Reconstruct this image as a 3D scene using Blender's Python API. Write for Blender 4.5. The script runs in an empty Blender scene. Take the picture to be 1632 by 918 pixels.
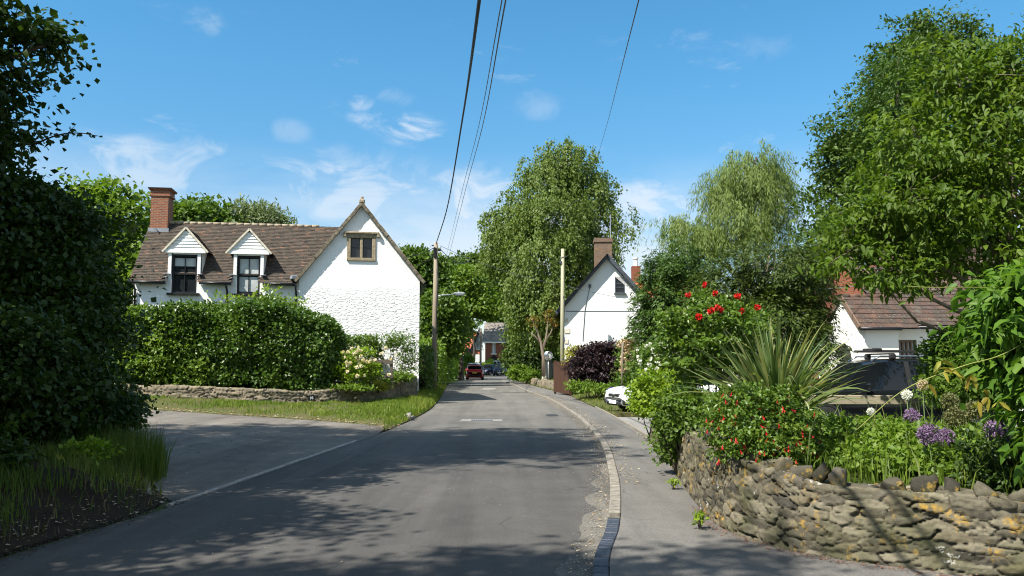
import bpy, bmesh, math
import numpy as np
from mathutils import Vector, Matrix, Euler

S = bpy.context.scene
COL = S.collection
R = math.radians

# ------------------------------------------------------------------ camera
PITCH = math.atan(122 / 1280.0)
EYE = 1.6
cam_d = bpy.data.cameras.new('camera')
cam = bpy.data.objects.new('camera', cam_d)
COL.objects.link(cam)
cam_d.sensor_width = 36.0
cam_d.lens = 36.0 * 1280 / 1632
cam_d.clip_end = 3000
cam_d.clip_start = 0.05
cam.location = (0, 0, EYE)
cam.rotation_euler = (R(90) + PITCH, 0, 0)
S.camera = cam

# ------------------------------------------------------------------ sun, sky, exposure
SUN_AZ = R(50)        # how far to the left of straight behind the camera
SUN_EL = R(52)
sun_d = bpy.data.lights.new('sun', 'SUN')
sun_d.energy = 5.0
sun_d.angle = R(0.53)
sun_d.color = (1.0, 0.95, 0.86)
sun = bpy.data.objects.new('sun', sun_d)
COL.objects.link(sun)
to_sun = Vector((-math.sin(SUN_AZ) * math.cos(SUN_EL), -math.cos(SUN_AZ) * math.cos(SUN_EL), math.sin(SUN_EL)))
sun.rotation_euler = to_sun.to_track_quat('Z', 'Y').to_euler()
sun.location = to_sun * 50

S.view_settings.view_transform = 'Standard'
S.view_settings.look = 'None'
S.view_settings.gamma = 1
S.view_settings.exposure = 1.0
S.render.engine = 'CYCLES'
S.cycles.max_bounces = 7
S.cycles.diffuse_bounces = 3
S.cycles.glossy_bounces = 2
S.cycles.transmission_bounces = 4
S.cycles.transparent_max_bounces = 6
S.cycles.use_denoising = True
S.cycles.denoising_prefilter = 'ACCURATE'
S.cycles.filter_width = 1.1
S.cycles.sample_clamp_indirect = 6

world = bpy.data.worlds.new('World')
S.world = world
world.use_nodes = True


def build_world():
    nt = world.node_tree
    nt.nodes.clear()
    N, L = nt.nodes.new, nt.links.new
    out = N('ShaderNodeOutputWorld')
    bg = N('ShaderNodeBackground')
    bg.inputs['Strength'].default_value = 0.062
    sky = N('ShaderNodeTexSky')
    sky.sky_type = 'NISHITA'
    sky.sun_disc = False
    sky.sun_elevation = SUN_EL
    sky.sun_rotation = math.atan2(to_sun.x, to_sun.y)
    sky.altitude = 100
    sky.air_density = 1.0
    sky.dust_density = 0.3
    sky.ozone_density = 2.5
    hs = N('ShaderNodeHueSaturation')
    hs.inputs['Saturation'].default_value = 1.22
    hs.inputs['Hue'].default_value = 0.493
    hs.inputs['Value'].default_value = 1.25
    L(sky.outputs[0], hs.inputs['Color'])
    tc = N('ShaderNodeTexCoord')
    nrm = N('ShaderNodeVectorMath'); nrm.operation = 'NORMALIZE'
    L(tc.outputs['Generated'], nrm.inputs[0])
    sep = N('ShaderNodeSeparateXYZ'); L(nrm.outputs[0], sep.inputs[0])

    def M(op, a, b=None, c=None, clamp=False):
        n = N('ShaderNodeMath'); n.operation = op; n.use_clamp = clamp
        for k, v in enumerate((a, b, c)):
            if v is None: continue
            if isinstance(v, (int, float)): n.inputs[k].default_value = v
            else: L(v, n.inputs[k])
        return n.outputs[0]

    def noise(scale, detail, sx, sy, sz, rough=0.55, dist=0.0):
        mp = N('ShaderNodeMapping'); mp.inputs['Scale'].default_value = (sx, sy, sz)
        L(nrm.outputs[0], mp.inputs[0])
        t = N('ShaderNodeTexNoise'); t.inputs['Scale'].default_value = scale
        t.inputs['Detail'].default_value = detail; t.inputs['Roughness'].default_value = rough
        t.inputs['Distortion'].default_value = dist
        L(mp.outputs[0], t.inputs['Vector'])
        return t.outputs[0]

    def ss(x, a, b):
        n = N('ShaderNodeMapRange'); n.interpolation_type = 'SMOOTHSTEP'
        L(x, n.inputs[0]); n.inputs[1].default_value = a; n.inputs[2].default_value = b
        return n.outputs[0]
    n1 = noise(3.2, 9, 1, 1, 3.0, 0.6, 0.3)
    n2 = noise(9.0, 9, 1, 1, 2.2, 0.65, 0.6)
    n3 = noise(13.0, 10, 1, 1, 1.7, 0.62, 0.9)
    z = sep.outputs[2]
    # a low bank of cloud near the horizon
    low = M('MULTIPLY', ss(n1, 0.30, 0.62), M('SUBTRACT', 1.0, ss(z, 0.13, 0.27)))
    mask = M('MULTIPLY', low, 0.75)
    # small scattered wisps
    wisp = M('MULTIPLY', ss(n2, 0.60, 0.80), M('MULTIPLY', ss(z, 0.1, 0.2), M('SUBTRACT', 1.0, ss(z, 0.34, 0.5))))
    mask = M('MAXIMUM', mask, M('MULTIPLY', wisp, 0.35))

    def puff(px, py, rad, amt, flat=0.45):
        u = (px - 816) / 1280.0; v = (459 - py) / 1280.0
        d = Vector((u, math.cos(PITCH) - v * math.sin(PITCH), math.sin(PITCH) + v * math.cos(PITCH))).normalized()
        s = N('ShaderNodeVectorMath'); s.operation = 'SUBTRACT'
        L(nrm.outputs[0], s.inputs[0]); s.inputs[1].default_value = d
        m = N('ShaderNodeVectorMath'); m.operation = 'MULTIPLY'
        L(s.outputs[0], m.inputs[0]); m.inputs[1].default_value = (1, 1, 1 / flat)
        ln = N('ShaderNodeVectorMath'); ln.operation = 'LENGTH'
        L(m.outputs[0], ln.inputs[0])
        g = M('SUBTRACT', 1.0, M('DIVIDE', ln.outputs[1], rad), clamp=True)
        g = M('MULTIPLY', ss(M('ADD', M('MULTIPLY', g, 0.8), M('MULTIPLY', M('SUBTRACT', n3, 0.5), 3.4)), 0.0, 1.15), M('MULTIPLY', ss(g, 0.0, 0.55), amt))
        return g
    for a in ((655, 208, .055, .75), (590, 190, .035, .45), (575, 165, .02, .5, .9), (325, 38, .03, .28, .8), (325, 240, .05, .4),
              (460, 210, .035, .2, .6), (865, 168, .045, .2, .6), (540, 250, .05, .22), (1210, 72, .05, .15), (630, 155, .03, .2),
              (1040, 325, .10, .8), (760, 325, .13, .75), (560, 335, .2, .62), (230, 275, .13, .55), (1000, 365, .1, .5)):
        mask = M('MAXIMUM', mask, puff(*a))
    y_ = sep.outputs[1]
    away = M('MAXIMUM', M('SUBTRACT', 1.0, ss(y_, -0.45, 0.25)), ss(z, 0.58, 0.8))  # unseen cloud added behind the camera and overhead, to whiten the fill light
    mask = M('MAXIMUM', mask, M('MULTIPLY', M('MULTIPLY', away, ss(n1, 0.38, 0.58)), 0.8))
    tint = N('ShaderNodeMix'); tint.data_type = 'RGBA'; tint.blend_type = 'MULTIPLY'
    L(ss(z, 0.08, 0.42), tint.inputs[0]); L(hs.outputs[0], tint.inputs[6]); tint.inputs[7].default_value = (1.0, 1.33, 1.30, 1)
    mix = N('ShaderNodeMix'); mix.data_type = 'RGBA'
    L(mask, mix.inputs[0]); L(tint.outputs[2], mix.inputs[6])
    mix.inputs[7].default_value = (7.0, 7.6, 8.2, 1)
    L(mix.outputs[2], bg.inputs['Color'])
    L(bg.outputs[0], out.inputs[0])


build_world()

# ------------------------------------------------------------------ helpers
ROOTS = {}


def ray(px, py):
    u = (px - 816) / 1280.0
    v = (459 - py) / 1280.0
    return np.array((u, math.cos(PITCH) - v * math.sin(PITCH), math.sin(PITCH) + v * math.cos(PITCH)))


def at(px, py, Y):
    """world point seen in direction (px, py) at distance Y ahead"""
    d = ray(px, py)
    return np.array((0, 0, EYE)) + d * (Y / d[1])


def gp(px, py, z=0.0):
    d = ray(px, py)
    p = np.array((0, 0, EYE)) + d * ((z - EYE) / d[2])
    return (float(p[0]), float(p[1]))


def tag(o, label=None, cat=None, group=None, kind=None):
    if label: o['label'] = label
    if cat: o['category'] = cat
    if group: o['group'] = group
    if kind: o['kind'] = kind
    return o


def thing(name, label, cat, loc=(0, 0, 0), rz=0.0, group=None):
    o = bpy.data.objects.new(name, None)
    o.empty_display_size = 0.2
    COL.objects.link(o)
    o.location = loc
    o.rotation_euler = (0, 0, rz)
    tag(o, label, cat, group)
    bpy.context.view_layer.update()
    return o


def copy_tree(o, parent=None):
    c = o.copy(); COL.objects.link(c)
    if parent: c.parent = parent; c.matrix_parent_inverse = o.matrix_parent_inverse.copy()
    for ch in list(o.children): copy_tree(ch, c)
    return c


def norm(a):
    a = np.asarray(a, float)
    n = np.linalg.norm(a, axis=-1, keepdims=True)
    return a / np.maximum(n, 1e-9)


class MB:
    """collects geometry for ONE mesh object"""
    def __init__(self):
        self.V = []; self.F = []; self.n = 0; self.rnd = []; self.pt = {}

    def add(self, verts, faces, rnd=None):
        verts = np.asarray(verts, float).reshape(-1, 3)
        k = self.n
        self.V.append(verts); self.n += len(verts)
        for f in faces: self.F.append(tuple(int(i) + k for i in f))
        if rnd is None: rnd = 0.5
        if np.ndim(rnd) == 0: self.rnd.extend([float(rnd)] * len(faces))
        else: self.rnd.extend([float(r) for r in rnd])
        return self

    def box(self, c, s, rz=0.0, rnd=None, bev=0.0, M=None):
        hx, hy, hz = s[0] / 2, s[1] / 2, s[2] / 2
        if bev > 0:
            b = min(bev, hx * .9, hy * .9, hz * .9)
            bm = bmesh.new()
            bmesh.ops.create_cube(bm, size=1)
            for v in bm.verts: v.co = Vector((v.co.x * 2 * hx, v.co.y * 2 * hy, v.co.z * 2 * hz))
            bmesh.ops.bevel(bm, geom=list(bm.edges), offset=b, segments=1, affect='EDGES', profile=0.5)
            bm.verts.index_update()
            vs = np.array([v.co for v in bm.verts]); fs = [[v.index for v in f.verts] for f in bm.faces]
            bm.free()
        else:
            vs = np.array([(x, y, z) for z in (-hz, hz) for y in (-hy, hy) for x in (-hx, hx)])
            fs = [(0, 2, 3, 1), (4, 5, 7, 6), (0, 1, 5, 4), (2, 6, 7, 3), (0, 4, 6, 2), (1, 3, 7, 5)]
        if rz:
            c_, s_ = math.cos(rz), math.sin(rz)
            vs = vs @ np.array([[c_, s_, 0], [-s_, c_, 0], [0, 0, 1]])
        if M is not None: vs = vs @ np.array(M).T
        return self.add(vs + np.asarray(c, float), fs, rnd)

    def bar(self, a, b, w, h, up=(0, 0, 1), rnd=None):
        """rectangular bar from a to b; w across, h along 'up'"""
        a = np.asarray(a, float); b = np.asarray(b, float)
        d = norm(b - a); s = norm(np.cross(d, up)); u = np.cross(s, d)
        vs = [p + s * (i * w / 2) + u * (j * h / 2) for p in (a, b) for j in (-1, 1) for i in (-1, 1)]
        return self.add(vs, [(0, 1, 3, 2), (4, 6, 7, 5), (0, 4, 5, 1), (2, 3, 7, 6), (0, 2, 6, 4), (1, 5, 7, 3)], rnd)

    def tube(self, pts, rad, n=6, cap=True, rnd=None):
        pts = np.asarray(pts, float)
        m = len(pts)
        rad = np.broadcast_to(np.asarray(rad, float), (m,))
        t = np.gradient(pts, axis=0); t = norm(t)
        ref = np.array((0, 0, 1.0)) if abs(t[0][2]) < 0.9 else np.array((1.0, 0, 0))
        vs = []
        a = np.linspace(0, 2 * math.pi, n, endpoint=False)
        s = norm(np.cross(t[0], ref))
        for i in range(m):
            s = norm(s - t[i] * np.dot(s, t[i])); u = np.cross(t[i], s)
            vs.append(pts[i] + rad[i] * (np.cos(a)[:, None] * s + np.sin(a)[:, None] * u))
        fs = [(i * n + j, i * n + (j + 1) % n, (i + 1) * n + (j + 1) % n, (i + 1) * n + j) for i in range(m - 1) for j in range(n)]
        if cap:
            fs.append(tuple(range(n - 1, -1, -1))); fs.append(tuple((m - 1) * n + j for j in range(n)))
        return self.add(np.concatenate(vs), fs, rnd)

    def lathe(self, prof, c=(0, 0, 0), n=24, axis='z', rnd=None):
        """profile of (r, h) pairs turned round an axis"""
        a = np.linspace(0, 2 * math.pi, n, endpoint=False)
        vs = []
        for r, h in prof:
            p = np.stack([r * np.cos(a), r * np.sin(a), np.full(n, h)], 1)
            if axis == 'y': p = p[:, [0, 2, 1]]
            if axis == 'x': p = p[:, [2, 0, 1]]
            vs.append(p)
        m = len(prof)
        fs = [(i * n + j, i * n + (j + 1) % n, (i + 1) * n + (j + 1) % n, (i + 1) * n + j) for i in range(m - 1) for j in range(n)]
        fs.append(tuple(range(n))[::-1]); fs.append(tuple((m - 1) * n + j for j in range(n)))
        return self.add(np.concatenate(vs) + np.asarray(c, float), fs, rnd)

    def grid(self, P, rnd=None, closed=False):
        """P: (m, n, 3) array of points"""
        m, n = P.shape[:2]
        fs = [(i * n + j, i * n + j + 1, (i + 1) * n + j + 1, (i + 1) * n + j) for i in range(m - 1) for j in range(n - 1)]
        return self.add(P.reshape(-1, 3), fs, rnd)

    def build(self, name, mat, parent=None, smooth=False, **kw):
        me = bpy.data.meshes.new(name)
        V = np.concatenate(self.V) if self.V else np.zeros((0, 3))
        me.from_pydata(V.tolist(), [], self.F)
        at_ = me.attributes.new('rnd', 'FLOAT', 'FACE')
        at_.data.foreach_set('value', np.array(self.rnd, dtype=np.float32))
        for k, v in self.pt.items():
            a2 = me.attributes.new(k, 'FLOAT', 'POINT')
            a2.data.foreach_set('value', np.asarray(v, dtype=np.float32))
        if smooth: me.polygons.foreach_set('use_smooth', np.ones(len(me.polygons), bool))
        me.materials.append(mat)
        me.update()
        o = bpy.data.objects.new(name, me)
        COL.objects.link(o)
        if parent: o.parent = parent
        return tag(o, **kw)


def raw_mesh(name, V, F, rnd, mat, parent=None, **kw):
    """fast path for big triangle meshes: V (n,3), F (m,3 or 4) numpy"""
    me = bpy.data.meshes.new(name)
    k = F.shape[1]
    me.vertices.add(len(V)); me.loops.add(F.size); me.polygons.add(len(F))
    me.vertices.foreach_set('co', np.ascontiguousarray(V, dtype=np.float32).ravel())
    me.loops.foreach_set('vertex_index', np.ascontiguousarray(F, dtype=np.int32).ravel())
    me.polygons.foreach_set('loop_start', np.arange(0, F.size, k, dtype=np.int32))
    a = me.attributes.new('rnd', 'FLOAT', 'FACE')
    a.data.foreach_set('value', np.asarray(rnd, dtype=np.float32))
    me.materials.append(mat)
    me.update(calc_edges=True)
    o = bpy.data.objects.new(name, me)
    COL.objects.link(o)
    if parent: o.parent = parent
    return tag(o, **kw)


def slab(name, outline, holes, y0, y1, mat, parent=None, **kw):
    """upright wall in the local x-z plane, from y0 to y1, with real openings"""
    cu = bpy.data.curves.new(name, 'CURVE')
    cu.dimensions = '2D'; cu.fill_mode = 'BOTH'
    cu.extrude = abs(y1 - y0) / 2
    for poly in [outline] + list(holes):
        sp = cu.splines.new('POLY'); sp.points.add(len(poly) - 1)
        for p, (x, z) in zip(sp.points, poly): p.co = (x, z, 0, 1)
        sp.use_cyclic_u = True
    tmp = bpy.data.objects.new(name + '_tmp', cu)
    COL.objects.link(tmp)
    dg = bpy.context.evaluated_depsgraph_get()
    me = bpy.data.meshes.new_from_object(tmp.evaluated_get(dg))
    bpy.data.objects.remove(tmp)
    n = len(me.vertices)
    co = np.zeros(n * 3, np.float32); me.vertices.foreach_get('co', co); co = co.reshape(-1, 3)
    co2 = np.stack([co[:, 0], (y0 + y1) / 2 - co[:, 2], co[:, 1]], 1)
    me.vertices.foreach_set('co', co2.ravel())
    me.name = name
    me.materials.clear(); me.materials.append(mat)
    me.update()
    o = bpy.data.objects.new(name, me)
    COL.objects.link(o)
    if parent: o.parent = parent
    return tag(o, **kw)


def rect(x0, x1, z0, z1): return [(x0, z0), (x1, z0), (x1, z1), (x0, z1)]


# ---- value noise
def vnoise(p, seed=0):
    p = np.asarray(p, float)
    i = np.floor(p).astype(np.int64); f = p - i
    f = f * f * (3 - 2 * f)

    def h(ix, iy, iz):
        n = (ix * 374761393 + iy * 668265263 + iz * 2147483647 + seed * 1274126177) & 0xFFFFFFFF
        n = ((n ^ (n >> 13)) * 1274126177) & 0xFFFFFFFF
        return ((n ^ (n >> 16)) & 0xFFFF) / 65535.0
    r = 0
    for dx in (0, 1):
        for dy in (0, 1):
            for dz in (0, 1):
                w = (f[..., 0] if dx else 1 - f[..., 0]) * (f[..., 1] if dy else 1 - f[..., 1]) * (f[..., 2] if dz else 1 - f[..., 2])
                r = r + w * h(i[..., 0] + dx, i[..., 1] + dy, i[..., 2] + dz)
    return r * 2 - 1


def fbm(p, seed=0, oct=3):
    p = np.asarray(p, float); s = 0; a = 1.0
    for k in range(oct):
        s = s + a * vnoise(p * 2 ** k, seed + k); a *= 0.5
    return s


# ------------------------------------------------------------------ materials
class Mat:
    def __init__(self, name):
        self.m = bpy.data.materials.new(name); self.m.use_nodes = True
        self.nt = self.m.node_tree; self.nt.nodes.clear()
        self.out = self.nt.nodes.new('ShaderNodeOutputMaterial')
        self.b = self.nt.nodes.new('ShaderNodeBsdfPrincipled')
        self.nt.links.new(self.b.outputs[0], self.out.inputs[0])
        self._tc = None

    def n(self, t): return self.nt.nodes.new(t)
    def l(self, a, b): self.nt.links.new(a, b)

    def coord(self, scale=(1, 1, 1), kind='Object'):
        if self._tc is None: self._tc = self.n('ShaderNodeTexCoord')
        mp = self.n('ShaderNodeMapping'); mp.inputs['Scale'].default_value = scale
        self.l(self._tc.outputs[kind], mp.inputs[0])
        return mp.outputs[0]

    def noise(self, scale, detail=4, rough=0.55, vec=None, dist=0.0):
        t = self.n('ShaderNodeTexNoise'); t.inputs['Scale'].default_value = scale
        t.inputs['Detail'].default_value = detail; t.inputs['Roughness'].default_value = rough
        t.inputs['Distortion'].default_value = dist
        self.l(vec if vec is not None else self.coord(), t.inputs['Vector'])
        return t.outputs[0]

    def attr(self, name='rnd'):
        a = self.n('ShaderNodeAttribute'); a.attribute_name = name
        return a.outputs['Fac']

    def ramp(self, fac, stops, interp='LINEAR'):
        r = self.n('ShaderNodeValToRGB'); r.color_ramp.interpolation = interp
        el = r.color_ramp.elements
        while len(el) > 1: el.remove(el[-1])
        el[0].position = stops[0][0]; el[0].color = (*stops[0][1], 1)
        for p, c in stops[1:]:
            e = el.new(p); e.color = (*c, 1)
        self.l(fac, r.inputs[0])
        return r.outputs[0]

    def rng(self, x, a, b, c=0.0, d=1.0):
        n = self.n('ShaderNodeMapRange'); self.l(x, n.inputs[0])
        for k, v in enumerate((a, b, c, d)): n.inputs[k + 1].default_value = v
        return n.outputs[0]

    def math(self, op, a, b):
        n = self.n('ShaderNodeMath'); n.operation = op
        for k, v in enumerate((a, b)):
            if isinstance(v, (int, float)): n.inputs[k].default_value = v
            else: self.l(v, n.inputs[k])
        return n.outputs[0]

    def mix(self, f, a, b, mode='MIX'):
        n = self.n('ShaderNodeMix'); n.data_type = 'RGBA'; n.blend_type = mode
        for s, v in ((0, f), (6, a), (7, b)):
            if isinstance(v, (int, float)): n.inputs[s].default_value = v
            elif isinstance(v, tuple): n.inputs[s].default_value = (*v, 1)
            else: self.l(v, n.inputs[s])
        return n.outputs[2]

    def bump(self, h, strength=0.5, dist=0.01):
        n = self.n('ShaderNodeBump'); n.inputs['Strength'].default_value = strength
        n.inputs['Distance'].default_value = dist
        self.l(h, n.inputs['Height']); self.l(n.outputs[0], self.b.inputs['Normal'])

    def set(self, color=None, rough=0.7, spec=0.3, metal=0.0, **kw):
        if isinstance(color, tuple): self.b.inputs['Base Color'].default_value = (*color, 1)
        elif color is not None: self.l(color, self.b.inputs['Base Color'])
        self.b.inputs['Roughness'].default_value = rough
        self.b.inputs['Specular IOR Level'].default_value = spec
        self.b.inputs['Metallic'].default_value = metal
        for k, v in kw.items(): self.b.inputs[k].default_value = v
        return self.m


def leafmat(name, c0, c1, c2, trans=0.32, rough=0.5, spec=0.3, tmul=1.5):
    q = Mat(name)
    if name.endswith(('leaves', 'sprays', 'blades', 'grass')) and 'purple' not in name:
        c0, c1, c2 = (tuple(x * k for x, k in zip(c, (1.32, 1.24, .9))) for c in (c0, c1, c2))
    c = q.ramp(q.attr(), [(0.0, c0), (0.5, c1), (1.0, c2)])
    q.set(c, rough, spec)
    t = q.n('ShaderNodeBsdfTranslucent')
    tc = q.mix(1.0, c, (tmul, tmul * 1.05, tmul * 0.55), 'MULTIPLY')
    q.l(tc, t.inputs[0])
    mx = q.n('ShaderNodeMixShader'); mx.inputs[0].default_value = trans
    q.l(q.b.outputs[0], mx.inputs[1]); q.l(t.outputs[0], mx.inputs[2])
    q.l(mx.outputs[0], q.out.inputs[0])
    return q.m


def simple(name, col, rough=0.6, spec=0.3, metal=0.0, var=0.15, scale=6, bump=0.0, **kw):
    q = Mat(name)
    n = q.noise(scale, 5)
    c = q.mix(q.rng(n, .3, .7), tuple(x * (1 - var) for x in col), tuple(min(1, x * (1 + var)) for x in col))
    q.set(c, rough, spec, metal, **kw)
    if bump: q.bump(n, bump, 0.01)
    return q.m


def m_asphalt(name, base, patchy=0.25, far_sheen=None):
    q = Mat(name)
    big = q.noise(0.35, 5, .6)
    mid = q.noise(2.5, 6, .65)
    streak = q.noise(1.0, 5, .6, q.coord((2.2, 0.16, 1)))
    fine = q.noise(140, 3, .7)
    v = q.math('ADD', q.math('MULTIPLY', big, .4), q.math('ADD', q.math('MULTIPLY', mid, .25), q.math('MULTIPLY', streak, .35)))
    c = q.mix(q.rng(v, .38, .62), tuple(x * (1 - patchy) for x in base), tuple(x * (1 + patchy) for x in base))
    grit = q.noise(34, 3, .75)
    c = q.mix(q.rng(grit, .42, .62, 0, .5), c, q.mix(1.0, c, (.62, .62, .62), 'MULTIPLY'))
    track = q.noise(.8, 6, .7, q.coord((1.6, .07, 1)))
    c = q.mix(q.rng(track, .50, .62, 0, .5), c, q.mix(1.0, c, (.66, .67, .69), 'MULTIPLY'))
    c = q.mix(q.rng(q.noise(1.1, 7, .72), .60, .66, 0, .35), c, q.mix(1.0, c, (.55, .55, .56), 'MULTIPLY'))
    sp = q.ramp(fine, [(0.30, (.35, .35, .36)), (.5, (1, 1, 1)), (.68, (1.0, 1.0, 1.0)), (.74, (2.6, 2.5, 2.4))])
    c = q.mix(0.75, c, sp, 'MULTIPLY')
    # fine cracks
    vo = q.n('ShaderNodeTexVoronoi'); vo.feature = 'DISTANCE_TO_EDGE'; vo.inputs['Scale'].default_value = 0.55
    w = q.n('ShaderNodeVectorMath'); w.operation = 'ADD'
    nn = q.n('ShaderNodeTexNoise'); nn.inputs['Scale'].default_value = 1.6; q.l(q.coord(), nn.inputs['Vector'])
    q.l(q.coord(), w.inputs[0]); q.l(nn.outputs['Color'], w.inputs[1]); q.l(w.outputs[0], vo.inputs['Vector'])
    crack = q.math('MULTIPLY', q.rng(vo.outputs['Distance'], .004, .012, 1, 0), q.rng(mid, .45, .6, 0, .55))
    c = q.mix(crack, c, tuple(x * .4 for x in base))
    if far_sheen:  # grazing-angle sheen painted in: base colour lightens with distance along y
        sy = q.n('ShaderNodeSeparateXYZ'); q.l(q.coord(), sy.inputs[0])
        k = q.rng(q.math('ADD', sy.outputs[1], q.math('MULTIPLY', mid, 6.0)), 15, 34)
        c = q.mix(k, c, q.mix(1.0, c, far_sheen, 'MULTIPLY'))
    q.set(c, .85, .25)
    q.bump(fine, .5, .006)
    return q.m


def m_rubble(name, cols, mortar=(.16, .14, .11), lichen=True, moss=True):
    q = Mat(name)
    c = q.ramp(q.attr(), [(k / (len(cols) - 1), col) for k, col in enumerate(cols)])
    n1 = q.noise(9, 7, .7); n2 = q.noise(45, 6, .7)
    c = q.mix(q.rng(n1, .3, .7, 0, .55), c, q.mix(1.0, c, (.45, .45, .46), 'MULTIPLY'))
    c = q.mix(q.rng(n2, .35, .7, 0, .5), c, q.mix(1.0, c, (1.7, 1.6, 1.45), 'MULTIPLY'))
    c = q.mix(q.attr('mortar'), c, q.mix(q.rng(n2, .3, .7), tuple(x * .55 for x in mortar), mortar))
    if lichen:
        ly = q.noise(5.5, 6, .62)
        msk = q.math('MULTIPLY', q.rng(ly, .55, .63), q.rng(q.noise(30, 4), .42, .58))
        c = q.mix(q.math('MULTIPLY', msk, .8), c, (.36, .22, .04))
        lw = q.noise(3.3, 5, .6, q.coord((1.3, 1.1, 1.2)))
        msk = q.math('MULTIPLY', q.rng(lw, .64, .68), q.rng(q.noise(26, 3), .5, .6))
        c = q.mix(q.math('MULTIPLY', msk, .85), c, (.62, .60, .54))
    if moss:
        mo = q.noise(2.1, 5, .6)
        c = q.mix(q.rng(mo, .52, .68, 0, .55), c, (.06, .065, .025))
    q.set(c, .95, .12)
    q.bump(q.math('ADD', n2, q.math('MULTIPLY', n1, .6)), .8, .012)
    return q.m


def m_whitewall(name, rubble_top=None, col=(.82, .82, .80)):
    """white painted masonry; below rubble_top (local z) the rubble shows through the paint"""
    q = Mat(name)
    n = q.noise(1.2, 5); f = q.noise(25, 4)
    c = q.mix(q.rng(n, .35, .75, 0, .5), col, tuple(x * .93 for x in col))
    streak = q.noise(1.6, 5, .6, q.coord((2.5, 2.5, .25)))
    c = q.mix(q.rng(streak, .58, .75, 0, .35), c, (.60, .58, .52))
    q.set(c, .85, .2)
    if rubble_top is not None:
        vo = q.n('ShaderNodeTexVoronoi'); vo.feature = 'DISTANCE_TO_EDGE'
        vo.inputs['Scale'].default_value = 1.0
        wn = q.n('ShaderNodeTexNoise'); wn.inputs['Scale'].default_value = 2.3; wn.inputs['Detail'].default_value = 4; q.l(q.coord(), wn.inputs['Vector'])
        wv = q.n('ShaderNodeVectorMath'); wv.operation = 'MULTIPLY_ADD'; q.l(wn.outputs['Color'], wv.inputs[0]); wv.inputs[1].default_value = (1.6, 1.6, 1.6); q.l(q.coord((3.6, 3.6, 10.5)), wv.inputs[2])
        q.l(wv.outputs[0], vo.inputs['Vector'])
        h = q.rng(vo.outputs['Distance'], .0, .16)
        sx = q.n('ShaderNodeSeparateXYZ'); q.l(q.coord(), sx.inputs[0])
        wob = q.math('ADD', sx.outputs[2], q.math('MULTIPLY', n, .5))
        k = q.rng(wob, rubble_top - .15, rubble_top + .55, 1.0, .12)
        hh = q.math('MULTIPLY', q.math('ADD', h, q.math('MULTIPLY', f, .5)), k)
        q.bump(hh, .55, .035)
    else:
        q.bump(f, .25, .02)
    return q.m


def m_brick(name, c1, c2, mortar, scale=1.0, bw=.225, bh=.075):
    q = Mat(name)
    sx = q.n('ShaderNodeSeparateXYZ'); q.l(q.coord(), sx.inputs[0])
    cb = q.n('ShaderNodeCombineXYZ')
    q.l(q.math('ADD', sx.outputs[0], sx.outputs[1]), cb.inputs[0]); q.l(sx.outputs[2], cb.inputs[1])
    b = q.n('ShaderNodeTexBrick')
    b.inputs['Color1'].default_value = (*c1, 1); b.inputs['Color2'].default_value = (*c2, 1); b.inputs['Mortar'].default_value = (*mortar, 1)
    b.inputs['Scale'].default_value = scale; b.inputs['Brick Width'].default_value = bw
    b.inputs['Row Height'].default_value = bh; b.inputs['Mortar Size'].default_value = .010
    q.l(cb.outputs[0], b.inputs['Vector'])
    n = q.noise(7, 6)
    c = q.mix(q.rng(n, .35, .75, 0, .6), b.outputs[0], q.mix(1.0, b.outputs[0], (.5, .5, .5), 'MULTIPLY'))
    q.set(c, .9, .15)
    q.bump(b.outputs['Fac'], -.4, .01)
    return q.m


def m_tiles(name, cols, lichen=.35):
    q = Mat(name)
    c = q.ramp(q.attr(), [(k / (len(cols) - 1), col) for k, col in enumerate(cols)])
    n = q.noise(3, 6, .65); f = q.noise(22, 5, .6)
    c = q.mix(q.rng(n, .45, .7, 0, .5), c, (.06, .055, .045))
    c = q.mix(q.math('MULTIPLY', q.rng(f, .6, .72), lichen), c, (.38, .35, .27))
    q.set(c, .9, .15)
    q.bump(f, .4, .01)
    return q.m


def m_glass(name, tint=(.012, .014, .016), rough=.04):
    """a dark pane that mirrors the sky"""
    q = Mat(name)
    n = q.noise(.8, 3)
    q.set(q.mix(q.rng(n, .3, .7), tint, tuple(x * 2.2 for x in tint)), rough, .45)
    q.bump(n, .04, .05)
    return q.m


def m_bark(name, c1, c2, sz=.25):
    q = Mat(name)
    n = q.noise(14, 6, .65, q.coord((1, 1, sz)))
    q.set(q.mix(q.rng(n, .3, .7), c1, c2), .95, .1)
    q.bump(n, .9, .02)
    return q.m


def m_paint(name, col, rough=.28, flake=0.0):
    q = Mat(name)
    n = q.noise(2.0, 4)
    q.set(q.mix(q.rng(n, .3, .8), col, tuple(x * .85 for x in col)), rough, .4, **{'Coat Weight': .35, 'Coat Roughness': .05})
    return q.m


def m_soil(name, c1, c2, c3):
    q = Mat(name)
    n = q.noise(1.3, 6, .65); f = q.noise(30, 6, .7)
    c = q.mix(q.rng(n, .35, .65), c1, c2)
    c = q.mix(q.rng(f, .55, .7, 0, .8), c, c3)
    q.set(c, .95, .1)
    q.bump(f, .9, .04)
    return q.m


def m_wood(name, c1, c2, along='x'):
    q = Mat(name)
    sc = {'x': (1.2, 14, 14), 'y': (14, 1.2, 14), 'z': (14, 14, 1.2)}[along]
    n = q.noise(2.2, 7, .65, q.coord(sc), .4)
    q.set(q.mix(q.rng(n, .3, .7), c1, c2), .85, .15)
    q.bump(n, .4, .008)
    return q.m


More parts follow.
